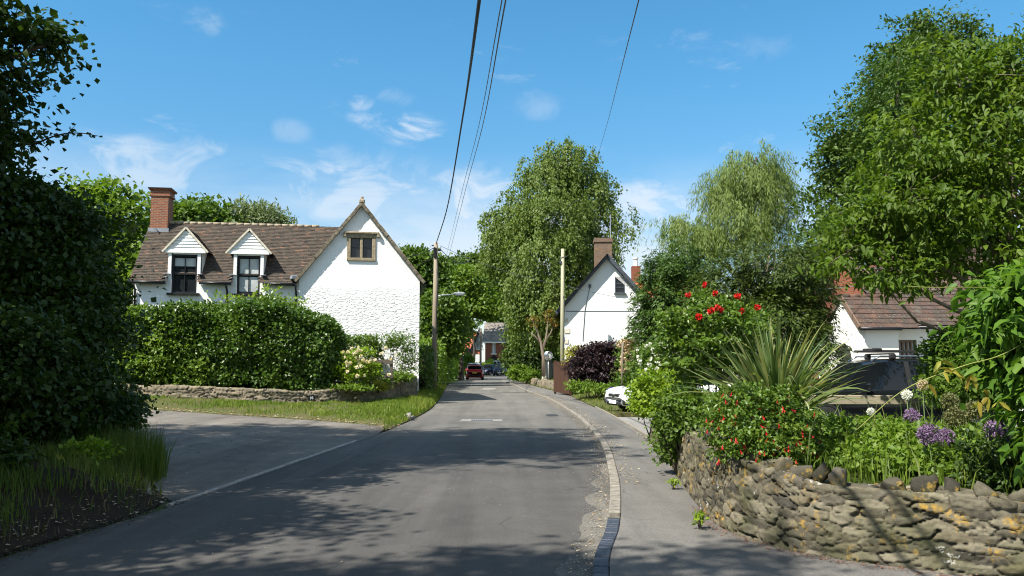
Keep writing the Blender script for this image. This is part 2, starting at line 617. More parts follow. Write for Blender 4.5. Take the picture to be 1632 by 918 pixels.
M = {}
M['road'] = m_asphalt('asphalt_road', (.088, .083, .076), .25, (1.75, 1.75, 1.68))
M['lane'] = m_asphalt('asphalt_lane', (.165, .148, .126), .4)
M['pave'] = m_asphalt('asphalt_pavement', (.155, .146, .132), .22)
M['patch'] = m_asphalt('concrete_patch', (.26, .25, .23), .15)
M['kerb'] = simple('kerb_stone', (.205, .185, .155), .9, .15, var=.4, scale=12, bump=.5)
M['palekerb'] = simple('pale_kerb_stone', (.30, .28, .25), .9, .15, var=.4, scale=12, bump=.5)
M['bluebrick'] = simple('blue_brick', (.035, .042, .058), .55, .4, var=.5, scale=20, bump=.4)
M['soil'] = m_soil('bank_soil', (.028, .021, .014), (.042, .033, .021), (.075, .058, .036))
M['garden'] = m_soil('garden_soil', (.05, .05, .018), (.05, .07, .016), (.10, .11, .03))
M['turf'] = m_soil('turf', (.075, .095, .026), (.10, .085, .04), (.17, .145, .08))
M['field'] = m_soil('field', (.05, .08, .018), (.06, .09, .02), (.09, .10, .03))
M['litter'] = leafmat('dry_leaf_litter', (.16, .09, .04), (.30, .22, .12), (.48, .42, .30), .1)
M['redlitter'] = leafmat('red_petal_litter', (.10, .03, .02), (.17, .07, .04), (.26, .17, .10), .05)
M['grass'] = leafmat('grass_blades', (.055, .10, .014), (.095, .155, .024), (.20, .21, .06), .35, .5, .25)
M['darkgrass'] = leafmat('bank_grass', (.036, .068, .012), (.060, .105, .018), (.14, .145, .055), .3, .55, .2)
M['rubble'] = m_rubble('rubble_stone', [(.038, .036, .029), (.105, .095, .069), (.155, .140, .100), (.062, .058, .048), (.21, .19, .138), (.095, .088, .064), (.135, .116, .077)], (.115, .102, .074))
M['lowwall'] = m_rubble('coursed_stone', [(.15, .13, .095), (.21, .18, .13), (.26, .22, .155), (.17, .155, .125)], (.12, .105, .08), False, True)
M['whiterubble'] = m_whitewall('white_painted_rubble', 4.65)
M['white'] = m_whitewall('white_render')
M['cream'] = m_whitewall('cream_render', None, (.80, .78, .70))
M['blueish'] = m_whitewall('pale_blue_render', None, (.62, .68, .74))
M['brick'] = m_brick('chimney_brick', (.33, .11, .05), (.24, .08, .045), (.28, .24, .19))
M['oldbrick'] = m_brick('old_brick', (.22, .13, .075), (.15, .09, .06), (.20, .18, .15))
M['redbrick'] = m_brick('red_brick', (.28, .075, .035), (.24, .06, .03), (.22, .16, .12))
M['tiles'] = m_tiles('clay_tiles', [(.046, .038, .031), (.078, .061, .048), (.060, .049, .040), (.096, .073, .056), (.056, .048, .040), (.088, .071, .057), (.17, .095, .064)], .45)
M['tiles2'] = m_tiles('weathered_tiles', [(.12, .085, .06), (.16, .11, .08), (.10, .075, .06)], .4)
M['redtiles'] = m_tiles('red_pantiles', [(.075, .048, .038), (.10, .058, .044), (.085, .056, .046), (.06, .05, .042), (.125, .068, .048), (.09, .085, .07)], .9)
M['orangetiles'] = m_tiles('orange_tiles', [(.40, .11, .05), (.48, .15, .07), (.36, .10, .05)], .1)
M['greytiles'] = m_tiles('grey_tiles', [(.19, .17, .15), (.24, .21, .18), (.16, .15, .14)], .3)
M['ridge'] = simple('ridge_tile', (.30, .25, .18), .9, .1, var=.35, scale=9, bump=.4)
M['stone'] = simple('window_stone', (.27, .225, .15), .9, .15, var=.35, scale=10, bump=.5)
M['verge'] = simple('verge_stone', (.17, .145, .105), .95, .1, var=.5, scale=7, bump=.6)
M['boards'] = simple('white_boards', (.80, .80, .77), .55, .3, var=.04, scale=5)
M['barge'] = simple('cream_barge', (.58, .53, .42), .8, .2, var=.3, scale=8)
M['blackpaint'] = simple('black_paint', (.012, .012, .013), .4, .4, var=.3, scale=5)
M['greypaint'] = simple('grey_paint', (.06, .07, .085), .6, .3, var=.2, scale=5)
M['lead'] = simple('lead_flashing', (.23, .25, .28), .55, .4, var=.25, scale=9)
M['glass'] = m_glass('window_glass')
M['blind'] = simple('white_blind', (.58, .60, .58), .8, .2, var=.12, scale=4)
M['netglass'] = simple('blind_behind_glass', (.46, .49, .48), .12, .5, var=.2, scale=3)
M['polewood'] = m_bark('pole_wood', (.20, .165, .12), (.32, .275, .205), .06)
M['palepole'] = m_bark('pale_pole_wood', (.30, .29, .19), (.42, .40, .28), .06)
M['bark'] = m_bark('bark', (.045, .036, .028), (.11, .09, .07))
M['palebark'] = m_bark('pale_bark', (.13, .10, .075), (.24, .195, .15))
M['birchbark'] = m_bark('birch_bark', (.35, .34, .31), (.60, .59, .55), 1.5)
M['fencewood'] = m_wood('grey_fence_wood', (.09, .075, .058), (.17, .145, .115), 'x')
M['palewood'] = m_wood('pale_rail_wood', (.22, .19, .13), (.34, .30, .21), 'x')
M['brownwood'] = m_wood('brown_stained_boards', (.055, .028, .018), (.085, .045, .030), 'z')
M['windowwood'] = m_wood('brown_window_wood', (.13, .085, .06), (.20, .14, .10), 'z')
M['steel'] = simple('galvanised_steel', (.42, .44, .46), .4, .5, .6, .15, 12)
M['mirror'] = simple('mirror_face', (.55, .57, .60), .18, .5, .9, .1, 5)
M['cable'] = simple('black_cable', (.012, .012, .013), .6, .3)
M['greycable'] = simple('grey_wire', (.10, .11, .12), .6, .3)
M['rubber'] = simple('tyre_rubber', (.018, .018, .018), .85, .2)
M['rim'] = simple('alloy_rim', (.35, .36, .37), .35, .5, .7)
M['carglass'] = m_glass('car_glass', (.004, .005, .006), .03)
M['redpaint'] = m_paint('red_car_paint', (.42, .014, .014))
M['whitepaint'] = m_paint('white_car_paint', (.78, .79, .80))
M['navypaint'] = m_paint('navy_car_paint', (.010, .018, .040))
M['blackcar'] = m_paint('black_car_paint', (.005, .006, .007), .2)
M['silverpaint'] = m_paint('silver_car_paint', (.45, .48, .52))
M['plastic'] = simple('black_plastic', (.02, .02, .021), .6, .3)
M['chrome'] = simple('chrome', (.6, .61, .62), .15, .5, 1.0, .05)
M['lampglass'] = simple('headlamp_glass', (.45, .48, .50), .08, .7, .3, .3, 14)
M['taillamp'] = simple('tail_lamp_glass', (.30, .008, .006), .15, .6)
M['plate'] = simple('number_plate', (.72, .72, .66), .5, .3, var=.05)
M['yplate'] = simple('yellow_plate', (.65, .48, .08), .5, .3, var=.05)
M['red'] = leafmat('red_petals', (.34, .006, .008), (.55, .010, .012), (.72, .03, .02), .15, .5, .2, 1.1)
M['pinkred'] = leafmat('fuchsia_petals', (.40, .010, .02), (.60, .018, .03), (.68, .05, .05), .15, .5, .2, 1.1)
M['creamp'] = leafmat('cream_petals', (.75, .58, .30), (.85, .76, .52), (.9, .86, .72), .15, .6, .2, 1.0)
M['whitep'] = leafmat('white_petals', (.7, .7, .58), (.82, .82, .74), (.86, .86, .82), .15, .6, .2, 1.0)
M['tanp'] = leafmat('faded_cream_blossom', (.42, .30, .17), (.58, .45, .28), (.70, .62, .44), .15, .6, .2, 1.0)
M['purplep'] = leafmat('purple_florets', (.13, .070, .155), (.21, .125, .235), (.31, .22, .34), .15, .5, .2, 1.0)
M['seedhead'] = leafmat('green_seed_heads', (.07, .08, .025), (.12, .13, .04), (.20, .19, .08), .15)
M['bluep'] = leafmat('violet_petals', (.14, .10, .45), (.22, .16, .6), (.3, .25, .7), .15)
M['stem'] = simple('green_stem', (.10, .15, .045), .6, .2)
M['plaque'] = simple('black_plaque', (.012, .013, .015), .4, .4)
M['plaquewhite'] = simple('white_figures', (.75, .75, .72), .6, .2, var=.03)
M['iron'] = simple('cast_iron', (.05, .05, .052), .6, .4, .4, .3, 20)
# leaves
M['L_dark'] = leafmat('maple_leaves', (.013, .030, .006), (.022, .046, .009), (.040, .075, .014), .24)
M['L_mid'] = leafmat('green_leaves', (.032, .068, .011), (.055, .105, .017), (.090, .145, .026), .32)
M['L_bright'] = leafmat('bright_green_leaves', (.048, .095, .011), (.078, .140, .018), (.120, .185, .028), .36)
M['L_birch'] = leafmat('birch_leaves', (.050, .085, .018), (.080, .125, .028), (.118, .168, .042), .34)
M['L_willow'] = leafmat('willow_leaves', (.062, .108, .028), (.108, .160, .048), (.170, .220, .086), .34)
M['L_ash'] = leafmat('ash_leaves', (.026, .056, .012), (.044, .084, .017), (.070, .115, .025), .3)
M['L_cherry'] = leafmat('cherry_leaves', (.030, .064, .007), (.054, .100, .011), (.100, .150, .024), .38, .55, .25)
M['L_laurel'] = leafmat('wisteria_leaves', (.030, .080, .010), (.055, .125, .016), (.10, .175, .028), .38, .5, .25)
M['L_conifer'] = leafmat('cypress_sprays', (.022, .052, .013), (.037, .078, .018), (.060, .108, .025), .22)
M['L_yew'] = leafmat('yew_sprays', (.020, .038, .008), (.035, .060, .012), (.066, .094, .020), .22)
M['L_hedge'] = leafmat('hedge_leaves', (.024, .058, .009), (.046, .095, .014), (.085, .145, .024), .28, .38, .4)
M['L_blue'] = leafmat('blue_grey_leaves', (.070, .105, .065), (.105, .145, .09), (.15, .19, .12), .25)
M['L_purple'] = leafmat('dark_purple_leaves', (.012, .007, .009), (.024, .012, .015), (.050, .026, .026), .15, .45, .35, 1.3)
M['L_yellow'] = leafmat('golden_leaves', (.13, .15, .018), (.20, .21, .024), (.28, .27, .04), .35)
M['L_lime'] = leafmat('lime_green_leaves', (.075, .14, .012), (.12, .20, .016), (.19, .26, .03), .36)
M['L_fuchsia'] = leafmat('fuchsia_leaves', (.036, .080, .012), (.062, .12, .018), (.11, .165, .03), .3, .4, .35)
M['L_sword'] = leafmat('sword_leaves', (.050, .088, .034), (.088, .135, .055), (.22, .22, .11), .28, .42, .35)

# ------------------------------------------------------------------ foliage
def leaf_arrays(P, D, N, L, W, fold=.18, fine=False, droop=.25):
    n = len(P)
    D = norm(D); Sd = norm(np.cross(D, N)); N = np.cross(Sd, D)
    L = np.broadcast_to(L, (n,))[:, None]; W = np.broadcast_to(W, (n,))[:, None]
    if not fine:
        V = np.stack([P, P + D * L * .42 - Sd * W / 2 + N * W * fold, P + D * L, P + D * L * .42 + Sd * W / 2 + N * W * fold], 1)
        b = np.arange(n)[:, None] * 4
        F = np.stack([b + [0, 1, 2], b + [0, 2, 3]], 1).reshape(-1, 3)
        return V.reshape(-1, 3), F, 2
    dn = np.array((0, 0, -1.0)) * L * droop
    a = P + D * L * .30 + dn * .05; c = P + D * L * .68 + dn * .35; t = P + D * L + dn
    V = np.stack([P, a - Sd * W * .46 + N * W * fold, a, a + Sd * W * .46 + N * W * fold,
                  c - Sd * W * .36 + N * W * fold, c, c + Sd * W * .36 + N * W * fold, t], 1)
    b = np.arange(n)[:, None] * 8
    F = np.stack([b + [0, 1, 2], b + [0, 2, 3], b + [1, 4, 5], b + [1, 5, 2], b + [2, 5, 6], b + [2, 6, 3], b + [4, 7, 5], b + [5, 7, 6]], 1).reshape(-1, 3)
    return V.reshape(-1, 3), F, 8


def clumps(blobs, nsub, rng, surf=(.55, 1.0), lump=.22):
    B = np.array(blobs, float)
    wt = (B[:, 3] * B[:, 4] + B[:, 4] * B[:, 5] + B[:, 3] * B[:, 5]); wt /= wt.sum()
    k = rng.choice(len(B), nsub, p=wt)
    d = norm(rng.normal(size=(nsub, 3)))
    r = rng.uniform(surf[0] ** 2, surf[1] ** 2, nsub) ** .5
    r = r * (1 + lump * fbm(d * 1.7 + k[:, None] * 7.3, 3, 3))
    c = B[k, :3] + d * r[:, None] * B[k, 3:6]
    o = norm(d / np.maximum(B[k, 3:6], .05))
    return c, o


def leaves(blobs, nsub, nleaf, L, W, rng, style='round', spread=.35, strand=1.0, surf=(.55, 1.0), lump=.22, fold=.18, fine=False, ground=None, up=.8):
    c, o = clumps(blobs, nsub, rng, surf, lump)
    if ground is not None:
        k = c[:, 2] > ground + .05; c = c[k]; o = o[k]; nsub = len(c)
    tone = rng.uniform(0, 1, nsub)
    C = np.repeat(c, nleaf, 0); O = np.repeat(o, nleaf, 0); T = np.repeat(tone, nleaf)
    n = len(C)
    U = np.array((0, 0, 1.0))
    if style == 'round':
        P = C + rng.normal(size=(n, 3)) * spread * np.repeat(rng.uniform(.6, 1.25, nsub), nleaf)[:, None] * np.array((1, 1, .38))
        D = norm(O * .55 + rng.normal(size=(n, 3)) * .75 + U * -.28)
        N = norm(U * up + O * .55 + rng.normal(size=(n, 3)) * .5)
    elif style == 'hang':
        oh = norm(O * np.array((1, 1, .15)))
        ln = np.repeat(rng.uniform(.45, 1.0, nsub) * strand, nleaf)
        t = rng.uniform(0, 1, n)
        wob = np.repeat(rng.normal(size=(nsub, 3)) * .25, nleaf, 0)
        P = C + (oh + wob) * (ln * .45 * (1 - (1 - t) ** 2.2))[:, None] - U * (ln * (t ** 1.5 - .12))[:, None] + rng.normal(size=(n, 3)) * spread
        D = norm(-U * 1.0 + oh * .25 + rng.normal(size=(n, 3)) * .4)
        N = norm(oh * .8 + U * .45 + rng.normal(size=(n, 3)) * .55)
    else:  # spray
        A = norm(O * np.array((1, 1, .3)) - U * np.repeat(rng.uniform(.15, .75, nsub), nleaf)[:, None] + np.repeat(rng.normal(size=(nsub, 3)) * .35, nleaf, 0))
        Sd = norm(np.cross(A, U))
        a = rng.uniform(0, 1, n) ** .8; b = rng.uniform(-1, 1, n)
        P = C + A * (a * strand)[:, None] + Sd * (b * strand * .42 * (1.1 - a))[:, None] - U * (a * a * strand * .25)[:, None] + rng.normal(size=(n, 3)) * spread
        D = norm(A + Sd * (np.sign(b) * .55)[:, None] + rng.normal(size=(n, 3)) * .3 - U * .2)
        N = norm(U + O * .4 + rng.normal(size=(n, 3)) * .35)
    sz = rng.uniform(.5, 1.35, n) ; sw = sz * rng.uniform(.75, 1.2, n)
    V, F, per = leaf_arrays(P, D, N, L * sz, W * sw, fold, fine)
    rnd = np.clip(.15 + .38 * T + .47 * rng.uniform(0, 1, n), 0, 1)
    if ground is not None: V[:, 2] = np.maximum(V[:, 2], ground - .02)
    return V, F, np.repeat(rnd, per), c


def limb(mb, a, b, r0, r1, rng, n=6, k=6, sag=.12):
    a = np.asarray(a, float); b = np.asarray(b, float)
    t = np.linspace(0, 1, k)[:, None]
    ln = np.linalg.norm(b - a)
    off = rng.normal(size=3) * ln * sag
    pts = a + (b - a) * t + off * np.sin(t * math.pi) + rng.normal(size=(k, 3)) * ln * .012
    mb.tube(pts, r0 + (r1 - r0) * t[:, 0] ** .8, n)
    return pts


def tree(name, label, cat, base, blobs, nsub, nleaf, L, W, leafm, barkm, r0=.25, seed=1, style='round', spread=.35, strand=1.0, group=None,
         surf=(.5, 1.0), lump=.25, twigs=0, fork=.35, fine=False, lean=None, trunk_top=None, fold=.18, up=.8):
    rng = np.random.default_rng(seed)
    base = np.array(base, float)
    root = thing(name, label, cat, tuple(base), 0, group)
    B = np.array(blobs, float)
    V, F, rnd, c = leaves(B, nsub, nleaf, L, W, rng, style, spread, strand, surf, lump, fold, fine, base[2] - .3, up)
    raw_mesh('crown', V - base, F, rnd, leafm, root)
    mb = MB()
    top = B[np.argmax(B[:, 2] + B[:, 5])]
    tt = np.array((top[0], top[1], top[2] + top[5] * .35)) if trunk_top is None else np.array(trunk_top, float)
    tt = tt - base
    pts = limb(mb, (0, 0, -.15), tt, r0, r0 * .12, rng, 9, 9, .03)
    pts[0] = (0, 0, 0)
    mb.tube([(0, 0, -.1), (0, 0, .25), pts[1] * .5], [r0 * 1.45, r0 * 1.12, r0 * .95], 9, False)
    nodes = []
    for q in B:
        e = q[:3] - base
        hz = np.clip((e[2] - np.hypot(e[0], e[1]) * .6) / max(tt[2], .1), .12, .92)
        s = pts[0] + 0
        k = hz * (len(pts) - 1); i = int(k); i = min(i, len(pts) - 2)
        s = pts[i] + (pts[i + 1] - pts[i]) * (k - i)
        p = limb(mb, s, e, r0 * fork * (1.1 - .6 * hz), r0 * .05, rng, 6, 6, .06)
        nodes += list(p[2:])
    nodes = np.array(nodes)
    if twigs:
        for t in rng.choice(len(c), min(twigs, len(c)), replace=False):
            e = c[t] - base
            s = nodes[np.argmin(np.linalg.norm(nodes - e, axis=1) + rng.uniform(0, .4, len(nodes)))]
            limb(mb, s, e, r0 * .07, r0 * .02, rng, 4, 4, .08)
    mb.build('trunk', barkm, root, True)
    return root


def pb(px, py, Y, rx, ry, rd=None):
    """a crown lobe centred in direction (px, py) at Y, with its half-sizes given as seen"""
    p = at(px, py, Y); k = Y / 1280.0
    return (p[0], p[1], p[2], rx * k, (rd if rd is not None else rx * k), ry * k)


def shrub(name, label, cat, base, blobs, nsub, nleaf, L, W, leafm, seed=1, style='round', spread=.12, strand=.4, group=None,
          surf=(.45, 1.0), lump=.2, fine=False, stems=7, barkm=None, fold=.18, up=.8):
    rng = np.random.default_rng(seed)
    base = np.array(base, float)
    root = thing(name, label, cat, tuple(base), 0, group)
    B = np.array(blobs, float)
    V, F, rnd, c = leaves(B, nsub, nleaf, L, W, rng, style, spread, strand, surf, lump, fold, fine, base[2], up)
    raw_mesh('foliage', V - base, F, rnd, leafm, root)
    mb = MB()
    w = np.max(B[:, 3])
    for i in range(stems):
        e = c[rng.integers(len(c))] - base
        s = np.array((e[0] * .25 + rng.normal() * .05 * w, e[1] * .25 + rng.normal() * .05 * w, -.05))
        limb(mb, s, e * np.array((.9, .9, .95)), .012 + .01 * w, .005, rng, 5, 5, .08)
    mb.build('stems', barkm or M['bark'], root, True)
    root['_c'] = 0
    return root, c


def hedge(name, label, base, path, w, h, n, L, W, leafm, seed, group=None, rough=.12, z0=0.0, cat='hedge', topfn=None):
    """a clipped hedge along a path: leaves through a shell of a rounded box section"""
    rng = np.random.default_rng(seed)
    path = smooth_line(path, 7)
    seg = np.linalg.norm(np.diff(path, axis=0), axis=1); cum = np.concatenate([[0], np.cumsum(seg)]); T = cum[-1]
    base = np.array(base, float)
    root = thing(name, label, cat, tuple(base), 0, group)
    s = rng.uniform(-w * .5, T + w * .5, n)
    sc = np.clip(s, 0, T)
    x = np.interp(sc, cum, path[:, 0]); y = np.interp(sc, cum, path[:, 1])
    i = np.clip(np.searchsorted(cum, sc) - 1, 0, len(seg) - 1)
    d = (np.diff(path, axis=0) / seg[:, None])[i]
    nn = np.stack([-d[:, 1], d[:, 0]], 1)
    end = np.sqrt(np.clip(1 - (np.abs(s - sc) / (w * .5)) ** 2, 0, 1))      # rounded ends
    # position in the section: superellipse
    a = rng.uniform(0, 2 * math.pi, n)
    ca, sa = np.cos(a), np.sin(a)
    hh = h if topfn is None else topfn(sc / T)
    rr = rng.uniform(.5, 1.0, n) ** .4
    hm = float(np.mean(hh)); sidep = rng.uniform(0, 1, n) < hm / (hm + w * .8)
    q1 = rng.uniform(-1, 1, n); q2 = np.where(rng.uniform(0, 1, n) < .5, -1.0, 1.0); q2t = np.where(rng.uniform(0, 1, n) < .12, -1.0, 1.0)
    ex = np.where(sidep, q2, q1); ez = np.where(sidep, q1, q2t)
    kk = 1 / (np.abs(ex) ** 5 + np.abs(ez) ** 5) ** .2
    ex = ex * kk * rr; ez = ez * kk * rr
    lp = 1 + rough * fbm(np.stack([s * .9, ex * 1.5, ez * 1.5], 1), seed, 3)
    off = ex * w / 2 * np.maximum(end, .12) * lp
    zz = (z0 + hh / 2) + ez * hh / 2 * lp * (.45 + .55 * end)
    sh = (s - sc) * (.6 + .4 * np.abs(ex))
    P = np.stack([x + d[:, 0] * sh + nn[:, 0] * off, y + d[:, 1] * sh + nn[:, 1] * off, zz], 1) + rng.normal(size=(n, 3)) * L * .5
    O = norm(np.stack([nn[:, 0] * ex + d[:, 0] * (s - sc), nn[:, 1] * ex + d[:, 1] * (s - sc), ez * .9], 1))
    D = norm(O * .5 + rng.normal(size=(n, 3)) * .8 + np.array((0, 0, -.2)))
    N = norm(O * .8 + np.array((0, 0, .6)) + rng.normal(size=(n, 3)) * .5)
    sz = rng.uniform(.7, 1.3, n)
    P[:, 2] = np.maximum(P[:, 2], base[2] + .02)
    V, F, per = leaf_arrays(P, D, N, L * sz, W * sz)
    tone = np.clip(.5 + .6 * fbm(P * 1.4, seed + 9, 2), 0, 1)
    rnd = np.clip(.1 + .45 * tone + .45 * rng.uniform(0, 1, n), 0, 1)
    raw_mesh('foliage', V - base, F, np.repeat(rnd, per), leafm, root)
    mb = MB()
    k = max(4, int(T / .5))
    for q in np.linspace(0, T, k):
        px_, py_ = np.interp(q, cum, path[:, 0]), np.interp(q, cum, path[:, 1])
        hq = (h if topfn is None else float(topfn(q / T)))
        for j in range(3):
            limb(mb, np.array((px_, py_, base[2] - .1)) - base, np.array((px_ + rng.normal() * w * .22, py_ + rng.normal() * w * .22, z0 + hq * rng.uniform(.6, .85))) - base, .03, .008, rng, 5, 5, .08)
    mb.build('stems', M['bark'], root, True)
    return root


def blades(P, H, W, rng, lean=.35, seg=2):
    """grass blades at points P"""
    n = len(P)
    a = rng.uniform(0, 2 * math.pi, n)
    w = np.stack([np.cos(a), np.sin(a), np.zeros(n)], 1)
    b = rng.uniform(0, 2 * math.pi, n); k = rng.uniform(.05, 1, n) * lean
    l = np.stack([np.cos(b) * k, np.sin(b) * k, np.zeros(n)], 1)
    h = (np.broadcast_to(H, (n,)) * rng.uniform(.45, 1.15, n))[:, None]
    W = np.broadcast_to(W, (n,))[:, None]
    U = np.array((0, 0, 1.0))
    V = np.stack([P - w * W / 2, P + w * W / 2, P + U * h * .55 + l * h * .3 - w * W * .38, P + U * h * .55 + l * h * .3 + w * W * .38, P + U * h * (1 - .25 * k[:, None]) + l * h], 1)
    q = np.arange(n)[:, None] * 5
    F = np.stack([q + [0, 1, 3], q + [0, 3, 2], q + [2, 3, 4]], 1).reshape(-1, 3)
    return V.reshape(-1, 3), F, 3


def in_poly(P, poly):
    x, y = P[:, 0], P[:, 1]
    ins = np.zeros(len(P), bool)
    m = len(poly)
    for i in range(m):
        x1, y1 = poly[i]; x2, y2 = poly[(i + 1) % m]
        c = (y1 > y) != (y2 > y)
        with np.errstate(divide='ignore', invalid='ignore'):
            xi = (x2 - x1) * (y - y1) / (y2 - y1) + x1
        ins ^= c & (x < xi)
    return ins


def edge_near(P, line, closed=False):
    """distance to and nearest point on a polyline"""
    line = np.array(line, float)
    if closed: line = np.vstack([line, line[:1]])
    best = np.full(len(P), 1e9); bp = np.zeros((len(P), 2))
    for a, b in zip(line[:-1], line[1:]):
        d = b - a; L2 = max((d @ d), 1e-12)
        t = np.clip(((P - a) @ d) / L2, 0, 1)
        q = a + t[:, None] * d
        ds = np.linalg.norm(P - q, axis=1)
        k = ds < best
        best[k] = ds[k]; bp[k] = q[k]
    return best, bp


def sample_poly(poly, n, rng):
    poly = np.array(poly, float)
    lo, hi = poly.min(0), poly.max(0)
    out = []
    tot = 0
    while tot < n:
        p = rng.uniform(lo, hi, (n * 2, 2)); p = p[in_poly(p, poly)]
        out.append(p); tot += len(p)
    return np.concatenate(out)[:n]


def mound(name, poly, hfun, res, mat, kind='structure', label=None, skirt=.3):
    """earth over a polygon, height hfun(xy); its rim follows the polygon exactly"""
    poly = np.array(poly, float)
    lo, hi = poly.min(0) - res, poly.max(0) + res
    nx, ny = int((hi[0] - lo[0]) / res) + 2, int((hi[1] - lo[1]) / res) + 2
    X, Y = np.meshgrid(lo[0] + np.arange(nx) * res, lo[1] + np.arange(ny) * res, indexing='ij')
    P = np.stack([X.ravel(), Y.ravel()], 1)
    ins = in_poly(P, poly)
    _, q = edge_near(P, poly, True)
    P2 = np.where(ins[:, None], P, q)
    z = hfun(P2)
    idx = np.arange(nx * ny).reshape(nx, ny)
    quads = np.stack([idx[:-1, :-1].ravel(), idx[1:, :-1].ravel(), idx[1:, 1:].ravel(), idx[:-1, 1:].ravel()], 1)
    quads = quads[ins[quads].any(1)]
    used = np.unique(quads); mp = -np.ones(nx * ny, int); mp[used] = np.arange(len(used))
    V = np.concatenate([P2[used], z[used][:, None]], 1)
    mb = MB(); mb.add(V, mp[quads])
    if skirt:
        m = len(poly)
        dense = []
        for i in range(m):
            a, b = poly[i], poly[(i + 1) % m]
            k = max(1, int(np.linalg.norm(b - a) / res))
            dense += [a + (b - a) * t / k for t in range(k)]
        dense = np.array(dense); zt = hfun(dense)
        k = len(dense)
        vs = np.concatenate([np.column_stack([dense, zt]), np.column_stack([dense, zt - skirt])])
        mb.add(vs, [(i, (i + 1) % k, k + (i + 1) % k, k + i) for i in range(k)])
    return mb.build(name, mat, None, True, kind=kind, label=label)


def flat(name, poly, z, mat, kind='structure', zfun=None, **kw):
    bm = bmesh.new()
    vs = [bm.verts.new((x, y, z if zfun is None else zfun(x, y))) for x, y in poly]
    f = bm.faces.new(vs)
    bmesh.ops.triangulate(bm, faces=[f])
    bmesh.ops.recalc_face_normals(bm, faces=bm.faces)
    if bm.faces[:][0].normal.z < 0: bmesh.ops.reverse_faces(bm, faces=bm.faces)
    me = bpy.data.meshes.new(name); bm.to_mesh(me); bm.free()
    me.materials.append(mat)
    o = bpy.data.objects.new(name, me); COL.objects.link(o)
    return tag(o, kind=kind, **kw)


def smooth_line(pts, k=8):
    """Catmull-Rom through the points"""
    p = np.array(pts, float)
    p = np.vstack([2 * p[0] - p[1], p, 2 * p[-1] - p[-2]])
    out = []
    for i in range(1, len(p) - 2):
        for t in np.linspace(0, 1, k, endpoint=False):
            a, b, c, d = p[i - 1], p[i], p[i + 1], p[i + 2]
            out.append(.5 * ((2 * b) + (-a + c) * t + (2 * a - 5 * b + 4 * c - d) * t ** 2 + (-a + 3 * b - 3 * c + d) * t ** 3))
    out.append(p[-2])
    return np.array(out)


# ================================================================== SETTING
KERB = smooth_line([(-.3, -14), (.1, -4), (.35, 2), (.58, 6), (.92, 8), (1.2, 10), (1.42, 12), (1.76, 16), (1.93, 20.7), (1.95, 27), (1.62, 38), (.78, 50),
                    (-.02, 66), (-.6, 74), (-1.0, 80), (-.5, 86), (2.0, 91), (8, 96), (20, 101), (50, 108)], 6)
LEFT = smooth_line([(-5.2, -14), (-4.8, -4), (-4.5, 2), (-4.25, 6.5), (-3.85, 9.4), (-3.45, 14), (-3.1, 18.8), (-2.9, 23.5), (-2.95, 30), (-3.5, 40), (-4.3, 52),
                    (-5.1, 66), (-5.4, 82), (-6.5, 95), (-8, 108), (-7.5, 117), (-3, 121), (6, 125), (20, 129), (50, 136)], 6)
road_poly = np.vstack([KERB, LEFT[::-1]])

g = MB()
xs = np.concatenate([np.linspace(-900, -60, 12), np.linspace(-50, 50, 30), np.linspace(60, 900, 12)])
ys = np.concatenate([np.linspace(-300, -30, 8), np.linspace(-25, 150, 50), np.linspace(170, 1500, 12)])
X, Y = np.meshgrid(xs, ys, indexing='ij')
g.grid(np.stack([X, Y, np.full_like(X, -.03)], 2))
g.build('ground', M['field'], kind='structure')
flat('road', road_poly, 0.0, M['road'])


def lane_z(x, y): return np.maximum(0, (-4.2 - np.asarray(x))) * .035


lane_far = smooth_line([(-3.05, 19.3), (-3.5, 21.3), (-5.2, 22.5), (-7.6, 23.4), (-10.5, 24.4), (-14, 25.6), (-22, 29)], 5)
bank_edge = smooth_line([(-5.3, -14), (-4.9, -4), (-4.6, 2), (-4.38, 6.5), (-4.05, 9.3), (-4.7, 10.7), (-5.5, 12.3), (-6.6, 13.7), (-8.5, 15.3), (-14, 18.6), (-24, 24)], 5)
lane_near = bank_edge[20:]
lr = LEFT[(LEFT[:, 1] > 9.3) & (LEFT[:, 1] < 19.3)]
N_ = 24


def resample(p, n):
    p = np.array(p, float); d = np.concatenate([[0], np.cumsum(np.linalg.norm(np.diff(p, axis=0), axis=1))])
    t = np.linspace(0, d[-1], n)
    return np.stack([np.interp(t, d, p[:, k]) for k in range(p.shape[1])], 1)


a_, b_ = resample(lane_near, 26), resample(lane_far, 26)
t_ = np.linspace(0, 1, 9)[None, :, None]
G_ = a_[:, None] * (1 - t_) + b_[:, None] * t_
G_ = np.concatenate([resample(lr, 9)[None], G_[1:]], 0)
lane = MB()
lane.grid(np.concatenate([G_, (lane_z(G_[..., 0], 0) + .004)[..., None]], 2)[:, ::-1])
lane.build('side_lane', M['lane'], kind='structure', smooth=True)

# pavement on the right, and its kerb stones
PAVE_IN = smooth_line([(14, -12), (13, 1), (8, 4.0), (3.9, 5.85), (3.1, 6.25), (2.35, 6.85), (2.0, 7.8), (2.08, 9.4), (2.38, 12.1), (2.78, 15.3), (2.92, 18.5), (2.97, 21.8),
                       (3.0, 28), (2.92, 35), (2.85, 41), (2.3, 50), (1.55, 60), (.9, 70), (.5, 78), (.9, 83), (3, 88), (9, 92), (20, 97), (50, 103)], 5)
kin = KERB + 0
tn = norm(np.gradient(KERB, axis=0)); kn = np.stack([tn[:, 1], -tn[:, 0]], 1)
KERB_IN = KERB + kn * .13
flat('pavement', np.vstack([KERB_IN, PAVE_IN[::-1]]), .052, M['pave'])


